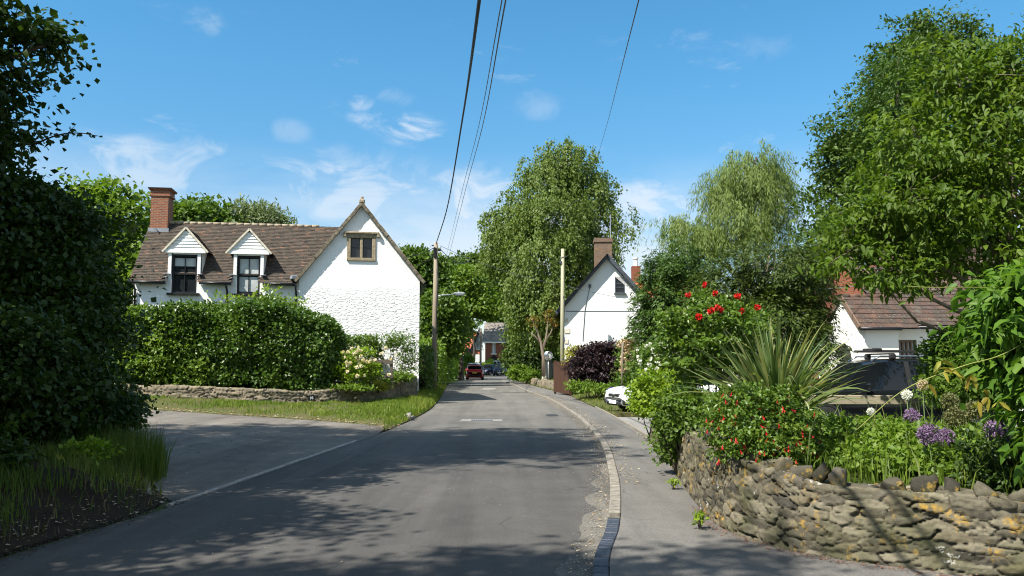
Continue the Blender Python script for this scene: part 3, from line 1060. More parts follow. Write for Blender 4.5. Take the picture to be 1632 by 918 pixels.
def unit_row(name, line, width, unit, gap, z0, z1, mat, rng, side=1, jit=.004):
    d = np.concatenate([[0], np.cumsum(np.linalg.norm(np.diff(line, axis=0), axis=1))]); T = d[-1]
    mb = MB(); s = 0
    while s < T - unit * .5:
        e = min(s + unit - gap, T)
        pa = np.array([np.interp(s, d, line[:, k]) for k in (0, 1)]); pb_ = np.array([np.interp(e, d, line[:, k]) for k in (0, 1)])
        dd = norm(pb_ - pa); nn = np.array((dd[1], -dd[0])) * side
        c = (pa + pb_) / 2 + nn * width / 2
        mb.box((c[0], c[1], (z0 + z1) / 2 + rng.normal() * jit), (np.linalg.norm(pb_ - pa), width, z1 - z0), math.atan2(dd[1], dd[0]), float(rng.uniform()), .012)
        s += unit
    return mb.build(name, mat, kind='structure')


rngk = np.random.default_rng(5)
unit_row('kerb', KERB[KERB[:, 1] > 8.45], .128, .915, .007, -.1, .060, M['kerb'], rngk)
unit_row('brick_edging', KERB[(KERB[:, 1] < 8.6) & (KERB[:, 1] > -8)], .128, .105, .006, -.1, .056, M['bluebrick'], rngk, 1, .003)
unit_row('kerb', lr[:-2] + np.array((-.05, 0)), .075, .9, .01, -.1, .018, M['palekerb'], rngk, -1, .004)
unit_row('kerb', np.array([(-4.28, 9.75), (-4.75, 10.7), (-5.3, 11.8)]), .07, .9, .01, -.1, .075, M['kerb'], rngk, -1)
# edging strip between pavement and drive
unit_row('edging', PAVE_IN[(PAVE_IN[:, 1] > 13.5) & (PAVE_IN[:, 1] < 30) & (PAVE_IN[:, 0] < 4)], .05, .9, .008, -.05, .10, M['kerb'], rngk, 1)


# repairs and ironwork in the carriageway
def patch_blob(name, px, py, rx, ry, mat, z=.004, n=18, seed=1, sq=1.0):
    rng = np.random.default_rng(seed)
    c = gp(px, py)
    a = np.linspace(0, 2 * math.pi, n, endpoint=False)
    ca, sa = np.cos(a), np.sin(a)
    r = 1 + rng.normal(size=n) * .05
    p = [(c[0] + rx * r[i] * np.sign(ca[i]) * abs(ca[i]) ** sq, c[1] + ry * r[i] * np.sign(sa[i]) * abs(sa[i]) ** sq) for i in range(n)]
    return flat(name, p, z, mat)


patch_blob('road_patch', 780, 619.5, .45, 2.3, M['patch'], seed=2, sq=.7)
c = gp(768, 670)
flat('road_patch', [(c[0] - .62, c[1] - .42), (c[0] + .60, c[1] - .38), (c[0] + .58, c[1] + .42), (c[0] - .60, c[1] + .45)], .004, M['patch'])
gr = thing('drain_cover', 'flat iron drain cover set in a pale square patch of the road', 'drain cover', (c[0], c[1], .008))
mb = MB(); mb.box((0, 0, -.03), (.60, .46, .06)); mb.build('frame', M['iron'], gr)
mb = MB()
for i in range(9): mb.box((-.24 + i * .06, 0, .004), (.03, .38, .008))
mb.build('grating', M['steel'], gr)
for (px, py, rx, ry, sd) in ((735, 617, .32, 1.0, 3), (880, 662, .2, .5, 4)):
    patch_blob('road_patch', px, py, rx, ry, M['iron'], .005, 10, sd, .5)


# broken gravelly edge of the carriageway along the kerb, and an old trench repair by the lane
M['gutter'] = m_asphalt('broken_asphalt', (.15, .138, .118), .45)
rge = np.random.default_rng(15)
ke = KERB[(KERB[:, 1] > 3) & (KERB[:, 1] < 13.2)]
ke = resample(ke, 60)
wd = (.10 + .13 * np.sin(np.linspace(0, math.pi, 60))) * (1 + .45 * fbm(np.stack([np.linspace(0, 14, 60)] * 3, 1), 5, 3))
te = norm(np.gradient(ke, axis=0)); ne = np.stack([-te[:, 1], te[:, 0]], 1)
flat('road_edge', np.vstack([ke, (ke + ne * np.maximum(wd, .03)[:, None])[::-1]]), .003, M['gutter'])
M['repair'] = m_asphalt('trench_repair', (.105, .10, .092), .25)
flat('road_patch', [gp(600, 694), gp(640, 694), gp(560, 730), gp(470, 772), gp(440, 770), gp(520, 728)], .004, M['repair'])
litter_edge = True


# ---- earth banks
def bank_h(P):
    d, _ = edge_near(P, bank_edge)
    z = .34 * (1 - np.exp(-d / .7)) + .8 * np.clip((d - .6) / 3.6, 0, 1)
    x = lane_z(P[:, 0], 0) * np.exp(-d / 1.5)
    return z + x + .08 * fbm(np.column_stack([P * 1.3, np.zeros(len(P))]), 4, 3) * np.clip(d / .6, 0, 1) + .006


bank_poly = np.vstack([bank_edge, [(-45, 24), (-45, -14)]])
mound('bank', bank_poly, bank_h, .3, M['soil'])

# garden of the left house, above its low stone wall
WALL_L = np.array([(-17, 28.0), (-13.5, 27.6), (-11, 27.4), (-8.6, 27.9), (-6.6, 29.0), (-4.95, 30.4)])
WALL_R = np.array([(-4.95, 30.4), (-4.55, 32.2), (-4.0, 34.35)])


def wallfoot_z(x): return np.interp(x, [-17, -11, -7.5, -4.95, -4], [.62, .42, .20, .17, .28])
def walltop_z(x): return np.interp(x, [-17, -11, -7.5, -4.95, -4.5, -4], [1.0, .86, .66, .72, .92, 1.10])


verge_poly = np.vstack([lane_far[::-1], [(-3.0, 20.5)], LEFT[(LEFT[:, 1] > 21) & (LEFT[:, 1] < 60)] + np.array((-.02, 0)),
                        [(-6.4, 60), (-5.4, 48), (-4.4, 36), (-4.0, 34.35)], WALL_R[::-1][1:], WALL_L[::-1][1:], [(-24, 30.5)]])


def verge_h(P):
    d, _ = edge_near(P, np.vstack([lane_far[::-1], LEFT[(LEFT[:, 1] > 19) & (LEFT[:, 1] < 62)]]))
    t = np.clip(d / 1.6, 0, 1)
    foot = np.where(P[:, 1] > 35, .35, wallfoot_z(P[:, 0]) + .03)
    return lane_z(P[:, 0], 0) * np.where(P[:, 1] < 34, 1, 0) * (1 - t) + foot * t ** .7 + .012 + .05 * fbm(np.column_stack([P * 1.6, np.zeros(len(P))]), 8, 3) * t


mound('verge', verge_poly, verge_h, .2, M['turf'])
plat_poly = np.vstack([WALL_L + np.array((0, .22)), WALL_R[1:] + np.array((-.22, 0)), [(-4.6, 40), (-6, 60), (-45, 60), (-45, 28.5)]])


def plat_h(P):
    d, _ = edge_near(P, np.vstack([WALL_L, WALL_R]))
    return walltop_z(P[:, 0]) - .09 + (1.0 - walltop_z(P[:, 0])) * np.clip(d / 3, 0, 1) + .03 * fbm(np.column_stack([P * 1.5, np.zeros(len(P))]), 18, 2)


mound('garden_terrace', plat_poly, plat_h, .4, M['garden'])

# garden behind the stone wall on the right
WALL = smooth_line([(9.5, 3.2), (6.5, 4.55), (5.0, 5.2), (3.9, 5.88), (3.1, 6.28), (2.4, 6.85), (2.06, 7.7), (2.06, 8.6), (2.12, 9.6), (2.40, 12.1), (2.68, 14.4)], 6)
bed_poly = np.vstack([WALL[::-1] + np.array((.12, .06)), [(14, 3), (14, 13.2), (9, 13.8), (4.5, 15.0)]])


def bed_h(P):
    d, _ = edge_near(P, np.array([(14, 13.2), (9, 13.8), (4.5, 15.0), (2.6, 14.4)]))
    return .10 + .46 * np.clip(d / 1.6, 0, 1) + .03 * fbm(np.column_stack([P * 2, np.zeros(len(P))]), 28, 3)


mound('garden_bed', bed_poly, bed_h, .15, M['garden'])
flat('driveway', [(4.6, 15.1), (9, 13.9), (14, 13.3), (24, 13), (26, 23), (10, 24), (3.05, 24.5), (2.98, 18.6)], .02, M['patch'])
verge2_poly = np.vstack([PAVE_IN[(PAVE_IN[:, 1] > 24.4) & (PAVE_IN[:, 1] < 75)] + np.array((.06, 0)), [(8, 78), (16, 60), (16, 30), (8, 25)]])


def verge2_h(P):
    d, _ = edge_near(P, PAVE_IN[(PAVE_IN[:, 1] > 22) & (PAVE_IN[:, 1] < 76)])
    k = np.clip((P[:, 1] - 40) / 8, 0, 1)
    return .065 + (.12 + .75 * k) * np.clip(d / 2.2, 0, 1) + .03 * fbm(np.column_stack([P * 1.5, np.zeros(len(P))]), 38, 2)


mound('verge', verge2_poly, verge2_h, .4, M['turf'])


# ---- stone walls
def rnd_cell(cr, I, J): return cr[I, J] * 40


def stone_wall(line, zfoot, ztop, thick, cw, ch, res, seed, amp, side=1, back=.3, wob=.05, batter=0.05):
    """rubble wall: a fine grid that wraps foot > face > top > back, stones raised by a Voronoi field"""
    rng = np.random.default_rng(seed)
    d = np.concatenate([[0], np.cumsum(np.linalg.norm(np.diff(line, axis=0), axis=1))]); T = d[-1]
    ns = int(T / res) + 1
    s = np.linspace(0, T, ns)
    P = np.stack([np.interp(s, d, line[:, k]) for k in (0, 1)], 1)
    tn = norm(np.gradient(P, axis=0))
    for _ in range(3): tn = norm((np.roll(tn, 1, 0) + tn + np.roll(tn, -1, 0)) if False else tn)
    nn = np.stack([tn[:, 1], -tn[:, 0]], 1) * side
    zf = zfoot(P[:, 0], P[:, 1]); zt = ztop(P[:, 0], P[:, 1]) + wob * fbm(np.stack([s * .9, s * 0, s * 0], 1), seed, 3)
    Hm = float(np.mean(zt - zf))
    vmax = Hm + thick + back
    nv = int(vmax / res) + 1
    v = np.linspace(0, vmax, nv)
    SS, VV = np.meshgrid(s, v, indexing='ij')
    # Voronoi lattice
    gs = SS / cw + .35 * fbm(np.stack([SS * 3, VV * 3, SS * 0], 2), seed + 5, 2); gv = VV / ch + .30 * fbm(np.stack([SS * 2.5, VV * 4, SS * 0 + 9], 2), seed + 6, 2)
    ni, nj = int(T / cw) + 8, int(vmax / ch) + 8
    jx = rng.uniform(-.48, .48, (ni, nj)); jy = rng.uniform(-.38, .38, (ni, nj))
    cr = rng.uniform(0, 1, (ni, nj)); cd = rng.uniform(.2, 1.2, (ni, nj)); tx = rng.normal(size=(ni, nj)) * .35; ty = rng.normal(size=(ni, nj)) * .5
    F1 = np.full(SS.shape, 9.0); F2 = np.full(SS.shape, 9.0); I = np.zeros(SS.shape, int); J = np.zeros(SS.shape, int); DX = np.zeros(SS.shape); DY = np.zeros(SS.shape)
    bi = np.floor(gs).astype(int); bj = np.floor(gv).astype(int)
    for di in (-2, -1, 0, 1, 2):
        for dj in (-2, -1, 0, 1, 2):
            i = np.clip(bi + di + 3, 0, ni - 1); j = np.clip(bj + dj + 3, 0, nj - 1)
            cx = bi + di + .5 + jx[i, j] + .5 * ((bj + dj) % 2); cy = bj + dj + .5 + jy[i, j]
            dx, dy = gs - cx, gv - cy
            ds = (np.abs(dx) ** 2.6 + np.abs(dy) ** 2.6) ** (1 / 2.6)
            new = ds < F1
            F2 = np.where(new, F1, np.minimum(F2, ds))
            I = np.where(new, i, I); J = np.where(new, j, J); DX = np.where(new, dx, DX); DY = np.where(new, dy, DY)
            F1 = np.where(new, ds, F1)
    # second, finer lattice: each stone is broken into tilted facets
    g2s = SS / .062 + .5 * fbm(np.stack([SS * 8, VV * 8, SS * 0 + 2], 2), seed + 15, 2); g2v = VV / .040 + .5 * fbm(np.stack([SS * 8, VV * 8, SS * 0 + 5], 2), seed + 16, 2)
    n2i, n2j = int(T / .062) + 10, int(vmax / .040) + 10
    ja = rng.uniform(-.5, .5, (n2i, n2j)); jb = rng.uniform(-.5, .5, (n2i, n2j)); r2 = rng.uniform(-.5, .5, (n2i, n2j)); ta = rng.normal(size=(n2i, n2j)); tb = rng.normal(size=(n2i, n2j))
    Q1 = np.full(SS.shape, 9.0); facet = np.zeros(SS.shape)
    ci = np.floor(g2s).astype(int); cj = np.floor(g2v).astype(int)
    for di in (-1, 0, 1):
        for dj in (-1, 0, 1):
            i = np.clip(ci + di + 4, 0, n2i - 1); j = np.clip(cj + dj + 4, 0, n2j - 1)
            dx = g2s - (ci + di + .5 + ja[i, j]); dy = g2v - (cj + dj + .5 + jb[i, j])
            ds = dx * dx + dy * dy
            new = ds < Q1
            facet = np.where(new, r2[i, j] + .45 * (ta[i, j] * dx + tb[i, j] * dy), facet); Q1 = np.where(new, ds, Q1)
    e = np.clip((F2 - F1 - .03) / .07, 0, 1); e = e * e * (3 - 2 * e)
    fine = 1.2 * (.5 - np.abs(fbm(np.stack([SS * 9, VV * 13, SS * 0 + rnd_cell(cr, I, J)], 2), seed + 2, 3))) + .5 * fbm(np.stack([SS * 28, VV * 28, SS * 0], 2), seed + 4, 2)
    off = amp * (e * (cd[I, J] + tx[I, J] * DX + ty[I, J] * DY) - (.28 + 2.5 * np.clip(fbm(np.stack([SS * 4.5, VV * 6, SS * 0 + 3], 2), seed + 8, 2) - .02, 0, 1)) * (1 - e)) + amp * .40 * fine * (.25 + .75 * e) + amp * .42 * facet * e
    # profile
    hh = (zt - zf)[:, None]
    fz = np.clip(VV / Hm, 0, 1); ft = np.clip((VV - Hm) / thick, 0, 1); fb = np.clip((VV - Hm - thick) / back, 0, 1)
    out = -ft * thick - (fz * batter)
    z = zf[:, None] + hh * fz - fb * back
    nz = np.where((VV > Hm * .97) & (VV < Hm + thick), 1.0, 0.0); nh = np.where(VV <= Hm, 1.0, np.where(VV > Hm + thick, -1.0, 0.0))
    z = z + nz * off * .8
    hx = out + nh * off
    X = P[:, 0][:, None] + nn[:, 0][:, None] * hx; Y = P[:, 1][:, None] + nn[:, 1][:, None] * hx
    mb = MB()
    G = np.stack([X, Y, z], 2)
    rnd = cr[I, J][:-1, :-1].ravel()
    if side > 0: mb.grid(G, rnd)
    else:
        mb.grid(G[::-1], cr[I, J][::-1][:-1, :-1].ravel())
    mort = (1 - e)
    mb.pt['mortar'] = (mort if side > 0 else mort[::-1]).ravel()
    return mb


def rock(c, s, rng, n=12, m=8, rz=None):
    th = np.linspace(0, 2 * math.pi, n, endpoint=False); ph = np.linspace(-math.pi / 2, math.pi / 2, m)
    vs = []
    for p in ph:
        for t in th: vs.append((math.cos(p) * math.cos(t), math.cos(p) * math.sin(t), math.sin(p)))
    vs = np.array(vs)
    sd = rng.uniform(0, 50)
    vs = np.sign(vs) * np.abs(vs) ** .7
    vs = vs * (1 + .34 * fbm(vs * 1.4 + sd, 1, 3)[:, None] + .10 * fbm(vs * 4 + sd, 2, 3)[:, None])
    for k in range(9):
        nk = norm(rng.normal(size=3)); dk = vs @ nk
        vs = vs - nk * np.maximum(dk - rng.uniform(.5, .82), 0)[:, None] * .92
    vs = vs * np.asarray(s) / 2
    a = rng.uniform(0, 6.3) if rz is None else rz
    vs = vs @ np.array([[math.cos(a), math.sin(a), 0], [-math.sin(a), math.cos(a), 0], [0, 0, 1]])
    fs = [(i * n + j, i * n + (j + 1) % n, (i + 1) * n + (j + 1) % n, (i + 1) * n + j) for i in range(m - 1) for j in range(n)]
    return vs + np.asarray(c), fs


def wtop(x, y): return np.interp(np.hypot(x - 2, y - 8) * np.where(y < 7.7, 1, -1), [-7, -3, -1.2, 0, 1.2, 2.6, 6, 9], [.62, .73, .74, .70, .63, .55, .46, .42])


root = thing('garden_wall', 'mossy grey rubble stone wall curving round the corner of the flower garden', 'stone wall', (2.06, 7.7, 0))
mb = stone_wall(WALL, lambda x, y: x * 0 + .0, wtop, .36, .22, .068, .0125, 11, .021, side=-1, back=.15)
o = mb.build('masonry', M['rubble'], root, True)
o.matrix_parent_inverse = root.matrix_world.inverted()
rngw = np.random.default_rng(77)
dW = np.concatenate([[0], np.cumsum(np.linalg.norm(np.diff(WALL, axis=0), axis=1))])
wt_n = np.stack([-np.gradient(WALL, axis=0)[:, 1], np.gradient(WALL, axis=0)[:, 0]], 1); wt_n = norm(wt_n)
s = 2.6
while s < dW[-1] - .6:
    p = np.array([np.interp(s, dW, WALL[:, k]) for k in (0, 1)]); nn_ = np.array([np.interp(s, dW, wt_n[:, k]) for k in (0, 1)])
    q = p - nn_ * rngw.uniform(.13, .20)
    w_ = rngw.uniform(.12, .22)
    hh_ = rngw.uniform(.13, .21)
    mb = MB(); vs, fs = rock((0, 0, 0), (w_, rngw.uniform(.14, .20), hh_), rngw, 18, 12, math.atan2(nn_[0], -nn_[1]) + rngw.normal() * .3)
    mb.add(vs, fs, float(rngw.choice([.02, .08, .45, .52, .82, .95]))); mb.pt['mortar'] = np.zeros(len(vs))
    o = mb.build('coping_stone', M['rubble'], root, True)
    o.location = (q[0] - 2.06, q[1] - 7.7, float(wtop(p[0], p[1])) + hh_ * .30)
    s += w_ + rngw.choice([.02, .04, .08, .22], p=[.4, .3, .2, .1])

root = thing('low_wall', 'low pale coursed stone wall along the foot of the big hedge', 'stone wall', (-8.6, 27.9, 0))
mb = stone_wall(WALL_L, lambda x, y: wallfoot_z(x) - .12, lambda x, y: walltop_z(x), .3, .36, .12, .028, 21, .035, back=.1, wob=.03)
o = mb.build('masonry', M['lowwall'], root, True); o.matrix_parent_inverse = root.matrix_world.inverted()
root = thing('low_wall', 'grey coursed stone wall rising from the verge to the corner of the white gable', 'stone wall', (-4.6, 32, 0))
mb = stone_wall(WALL_R, lambda x, y: wallfoot_z(x) - .2, lambda x, y: walltop_z(x), .3, .30, .12, .045, 22, .028, back=.1, wob=.03)
o = mb.build('masonry', M['lowwall'], root, True); o.matrix_parent_inverse = root.matrix_world.inverted()
W3 = smooth_line([(2.72, 15.1), (2.78, 16.4), (3.1, 17.3), (4.4, 17.6)], 4)
root = thing('low_wall', 'short broken stone wall end beside the pavement below the lime green shrub', 'stone wall', (2.78, 16.4, 0))
mb = stone_wall(W3[::-1], lambda x, y: x * 0, lambda x, y: x * 0 + .38, .3, .28, .11, .03, 23, .035, back=.2, wob=.08)
o = mb.build('masonry', M['rubble'], root, True); o.matrix_parent_inverse = root.matrix_world.inverted()
W4 = PAVE_IN[(PAVE_IN[:, 1] > 47) & (PAVE_IN[:, 1] < 72)] + np.array((.15, 0))
root = thing('low_wall', 'crumbling low stone wall below the grass bank beyond the mirror', 'stone wall', (2, 55, 0))
mb = stone_wall(W4[::-1], lambda x, y: x * 0, lambda x, y: x * 0 + .50, .4, .5, .2, .09, 24, .05, back=.1, wob=.12)
o = mb.build('masonry', M['lowwall'], root, True); o.matrix_parent_inverse = root.matrix_world.inverted()

# pale boulders at the tip of the verge
for i, (px, py, s_, lab) in enumerate(((632, 667, .28, 'small pale boulder, nearest the lane of the three on the verge'), (646, 665, .42, 'largest white boulder of the three on the tip of the verge'),
                                       (657, 664, .22, 'small pale boulder nearest the road of the three on the verge'))):
    x_, y_ = gp(px, py, .1)
    rg = np.random.default_rng(60 + i)
    mb = MB(); vs, fs = rock((0, 0, 0), (s_, s_ * .8, s_ * .8), rg); mb.add(vs, fs)
    o = mb.build('boulder', simple('pale_boulder', (.24, .225, .195), .95, .1, var=.4, scale=9, bump=.5), None, True); o.location = (x_, y_ + .1, .06)
    tag(o, lab, 'boulder', 'pale boulders on the verge')

# ================================================================== LEFT HOUSE
TH = R(9)
fx, fy = math.cos(TH), math.sin(TH)
HO = (-3.99 - 11.62 * fx, 34.5 - 11.62 * fy)
house = thing('house', 'white cottage with brown tiled roof, two dormers and a tall painted rubble gable', 'house', (HO[0], HO[1], 0), TH)


def tile_rows(mb, O, ux, us, width, length, tw, tg, rng, keep=None, lift=.018):
    O = np.array(O, float); ux = norm(np.array(ux, float)); us = norm(np.array(us, float)); nr = np.cross(ux, us)
    if nr[2] < 0: nr = -nr
    ns = int(length / tg) + 1; nu = int(width / tw) + 2
    for j in range(ns):
        s0 = j * tg; s1 = min(s0 + tg * 1.25, length)
        wav = .012 * math.sin(j * .7)
        for i in range(nu):
            u0 = (i - (j % 2) * .5) * tw; u1 = u0 + tw * .985
            u0 = max(u0, 0); u1 = min(u1, width)
            if u1 - u0 < .02: continue
            if keep and not keep((u0 + u1) / 2, s0 + tg / 2): continue
            l0 = lift + rng.uniform(0, .012); l1 = lift + rng.uniform(0, .012)
            ds = rng.normal() * .004
            a = O + ux * u0 + us * (s0 + ds) + nr * l0; b = O + ux * u1 + us * (s0 + ds) + nr * l1
            c = O + ux * u1 + us * s1 + nr * .002; d = O + ux * u0 + us * s1 + nr * .002
            a2 = a - nr * (l0 * .9); b2 = b - nr * (l1 * .9)
            r = float(np.clip(rng.normal(.45, .22), 0, .93)) if rng.uniform() > .05 else float(rng.uniform(.9, 1))
            mb.add([a, b, c, d, a2, b2], [(0, 1, 2, 3), (4, 5, 1, 0)], r)


rt = np.random.default_rng(31)
EZ, RZ, HD = 5.25, 7.85, 2.4
SL = (RZ - EZ) / HD
us_ = norm(np.array((0, 1.0, SL)))
D1, D2 = (1.16, 2.80), (3.67, 5.35)
W1, W2 = (1.45, 2.45), (4.04, 4.97)
ZB, ZP, ZW, ZS = 6.32, 7.22, 6.14, 4.53
# walls
slab('wall', [(0, .5), (6.6, .5), (6.6, EZ - .02), (W2[1] + .12, EZ - .02), (W2[1] + .12, EZ + .1), (W2[1], EZ + .1), (W2[1], ZS), (W2[0], ZS), (W2[0], EZ + .1), (W2[0] - .12, EZ + .1), (W2[0] - .12, EZ - .02),
              (W1[1] + .12, EZ - .02), (W1[1] + .12, EZ + .1), (W1[1], EZ + .1), (W1[1], ZS), (W1[0], ZS), (W1[0], EZ + .1), (W1[0] - .12, EZ + .1), (W1[0] - .12, EZ - .02), (0, EZ - .02)], [], 0, .3, M['white'], house)
sw = slab('wall', [(0, .5), (2 * HD, .5), (2 * HD, EZ), (HD, RZ - .06), (0, EZ - .04)], [], 0, .3, M['white'], house)
sw.rotation_euler = (0, 0, R(90)); sw.location = (.3, 0.002, 0)
slab('wall', [(6.57, .5), (11.62, .5), (11.62, 5.30), (9.12, 8.36), (6.57, 5.24)], [rect(8.68, 9.58, 6.12, 6.99)], -.12, .3, M['whiterubble'], house)
sw = slab('wall', [(0, .5), (7.2, .5), (7.2, 5.2), (0, 5.2)], [], 0, .3, M['white'], house)
sw.rotation_euler = (0, 0, R(90)); sw.location = (11.62, .3, 0)
# main roof
mb = MB()


def keepm(u, s):
    v = s * us_[1] - .25
    z = s * us_[2] + EZ - .25 * SL
    for d, w in ((D1, W1), (D2, W2)):
        if w[0] - .14 < u < w[1] + .14 and v < .12: return False
    # cut where the gable wing's own roof is higher
    gz = 8.5 - abs(u - 9.12) * 1.225
    return z > gz - .1 or u < 6.5


tile_rows(mb, (-.12, -.25, EZ - .25 * SL), (1, 0, 0), us_, 9.3, math.hypot(HD + .25, (HD + .25) * SL), .165, .10, rt, keepm)
tile_rows(mb, (9.2, 2 * HD + .25, EZ - .25 * SL), (-1, 0, 0), norm(np.array((0, -1.0, SL))), 9.3, math.hypot(HD + .25, (HD + .25) * SL), .3, .2, rt)
roof = mb.build('roof', M['tiles'], house)
mb = MB()   # under-deck, so that no sky shows through
th = .05
for (y0, z0, y1, z1) in ((-.22, EZ - .22 * SL - .04, HD, RZ - .04), (2 * HD + .22, EZ - .22 * SL - .04, HD, RZ - .04)):
    for (ua, ub, ya) in ((-.1, W1[0] - .13, y0), (W1[0] - .13, W1[1] + .13, .12 if y0 < 0 else y0), (W1[1] + .13, W2[0] - .13, y0), (W2[0] - .13, W2[1] + .13, .12 if y0 < 0 else y0), (W2[1] + .13, 6.5, y0), (6.5, 9.1, 1.6 if y0 < 0 else y0)):
        za = z0 + (ya - y0) * (z1 - z0) / (y1 - y0)
        mb.add([(ua, ya, za), (ub, ya, za), (ub, y1, z1), (ua, y1, z1)], [(0, 1, 2, 3)])
mb.build('roof_deck', M['blackpaint'], house)
mb = MB()
for i in range(22):
    u0 = -.1 + i * .33
    if u0 > 7.05: break
    mb.tube([(u0, HD, RZ + .01), (u0 + .315, HD, RZ + .01)], [.075, .07], 8, rnd=float(rt.uniform()))
mb.build('ridge', M['ridge'], house, True)
# gable wing roof with stone verges
mb = MB()
for sg in (-1, 1):
    O = np.array((9.12 + sg * 2.62, -.02, 5.12)); uS = norm(np.array((-sg * 2.62, 0, 3.33)))
    if sg > 0: tile_rows(mb, O, (0, 1, 0), uS, 7.6, 4.2, .165, .10, rt)
    else: tile_rows(mb, O + np.array((0, 7.6, 0)), (0, -1, 0), uS, 7.6, 4.2, .165, .10, rt)
mb.build('roof', M['tiles'], house)
mb = MB()
for sg in (-1, 1):
    a = np.array((9.12 + sg * 2.70, -.17, 5.08)); b = np.array((9.12, -.17, 8.46))
    n = 17
    for i in range(n):
        p = a + (b - a) * i / n; q = a + (b - a) * (i + .96) / n
        mb.bar(p + rt.normal(size=3) * .006, q + rt.normal(size=3) * .006, .32, .13, (sg * .78, 0, .62), float(rt.uniform()))
mb.build('verge_coping', M['verge'], house)
mb = MB()
mb.box((9.12, -.1, 8.58), (.24, .26, .16), bev=.03); mb.lathe([(.08, 8.64), (.055, 8.70), (.07, 8.75), (.04, 8.80), (.0, 8.81)], (9.12, -.1, 0), 10)
mb.build('finial', M['ridge'], house)
# right hand eave of the gable wing
mb = MB(); mb.bar((11.83, .2, 5.02), (11.83, 7, 5.02), .14, .12); mb.build('gutter', M['blackpaint'], house)


def dormer(d, w):
    cx = (d[0] + d[1]) / 2; hw = (d[1] - d[0]) / 2
    # boarded gable
    mb = MB()
    nb = 6
    for i in range(nb):
        z0 = ZB + (ZP - .1 - ZB) * i / nb; z1 = ZB + (ZP - .1 - ZB) * (i + 1) / nb
        k0 = hw * (1 - (z0 - ZB) / (ZP - ZB)) - .03; k1 = hw * (1 - (z1 - ZB) / (ZP - ZB)) - .03
        mb.add([(cx - k0, -.105, z0 - .015), (cx + k0, -.105, z0 - .015), (cx + k1, -.075, z1), (cx - k1, -.075, z1), (cx - k0, -.07, z0 - .015), (cx + k0, -.07, z0 - .015)], [(0, 1, 2, 3), (4, 5, 1, 0)])
    mb.box((cx, -.085, ZB - .07), (2 * hw - .02, .09, .13), bev=.01)
    root = mb.build('dormer', M['boards'], house)
    mb = MB()
    for sx in (w[0] - .075, w[1] + .075): mb.box((sx, -.02, (EZ + ZB) / 2), (.13, .1, ZB - EZ - .14))
    mb.box((cx, -.022, ZW + .05), (w[1] - w[0] - .03, .09, .1))
    # cheeks back into the roof
    for sg in (-1, 1):
        x = cx + sg * ((w[1] - w[0]) / 2 + .14)
        yb = (ZB - EZ) / SL
        mb.add([(x, .03, EZ + .02), (x, .03, ZB), (x, yb + .1, ZB)], [(0, 1, 2)])
        x2 = x - sg * .06
        mb.add([(x2, .03, EZ + .02), (x2, .03, ZB), (x2, yb + .1, ZB)], [(0, 1, 2)])
    mb.build('trim', M['boards'], root)
    mb = MB()
    yb = (ZP - EZ) / SL
    for sg in (-1, 1):
        e = np.array((cx + sg * (hw + .06), -.14, ZB - .06)); uS = norm(np.array((-sg * (hw + .06), 0, ZP + .03 - (ZB - .06))))
        ln = math.hypot(hw + .06, ZP + .03 - ZB + .06)

        def kp(u, s, sg=sg, uS=uS):
            z = ZB - .06 + s * uS[2]; y = -.14 + (u if sg > 0 else 2.1 - u)
            return EZ + y * SL < z + .12
        if sg > 0: tile_rows(mb, e, (0, 1, 0), uS, 2.1, ln, .165, .10, rt, kp)
        else: tile_rows(mb, e + np.array((0, 2.1, 0)), (0, -1, 0), uS, 2.1, ln, .165, .10, rt, kp)
    mb.build('dormer_roof', M['tiles'], root)
    mb = MB()
    for sg in (-1, 1): mb.bar((cx + sg * (hw + .08), -.13, ZB - .10), (cx, -.13, ZP + .03), .08, .075, (sg * .7, 0, .7))
    mb.build('bargeboard', M['barge'], root)
    for sx in (w[0] - .16, w[1] + .16):
        mb = MB(); mb.box((sx, -.12, EZ + .06), (.20, .2, .03), 0, bev=.008); mb.build('flashing', M['lead'], root)


dormer(D1, W1); dormer(D2, W2)


def sash(w, blind_from, blind_to, lit):
    mb = MB()
    x0, x1 = w; y = .09
    f = .075
    mb.box(((x0 + x1) / 2, y, ZW - f / 2), (x1 - x0, .1, f)); mb.box(((x0 + x1) / 2, y, ZS + f / 2), (x1 - x0, .1, f))
    for sx in (x0 + f / 2, x1 - f / 2): mb.box((sx, y, (ZW + ZS) / 2), (f, .1, ZW - ZS - 2 * f))
    zm = (ZW + ZS) / 2
    mb.box(((x0 + x1) / 2, y + .005, zm), (x1 - x0 - 2 * f, .08, .06))
    mb.box(((x0 + x1) / 2, y + .01, (ZW - f + zm + .03) / 2), (.03, .05, ZW - f - zm - .03)); mb.box(((x0 + x1) / 2, y + .01, (ZS + f + zm - .03) / 2), (.03, .05, zm - .03 - ZS - f))
    win = mb.build('window', M['blackpaint'], house)
    mb = MB(); mb.box(((x0 + x1) / 2, y + .05, zm), (x1 - x0 - .1, .012, ZW - ZS - .1)); mb.build('pane', M['glass'], win)
    mb = MB()
    for i in range(blind_from.__len__()):
        a, b = blind_from[i], blind_to[i]
        mb.box(((x0 + x1) / 2, y + .036, (a + b) / 2), (x1 - x0 - 2 * f - .02, .006, b - a))
    mb.build('blind', M['netglass'] if lit else M['netglass'], win)
    mb = MB(); mb.box(((x0 + x1) / 2, -.05, ZS - .045), (x1 - x0 + .28, .24, .09), bev=.012); mb.build('sill', M['blackpaint'], win)


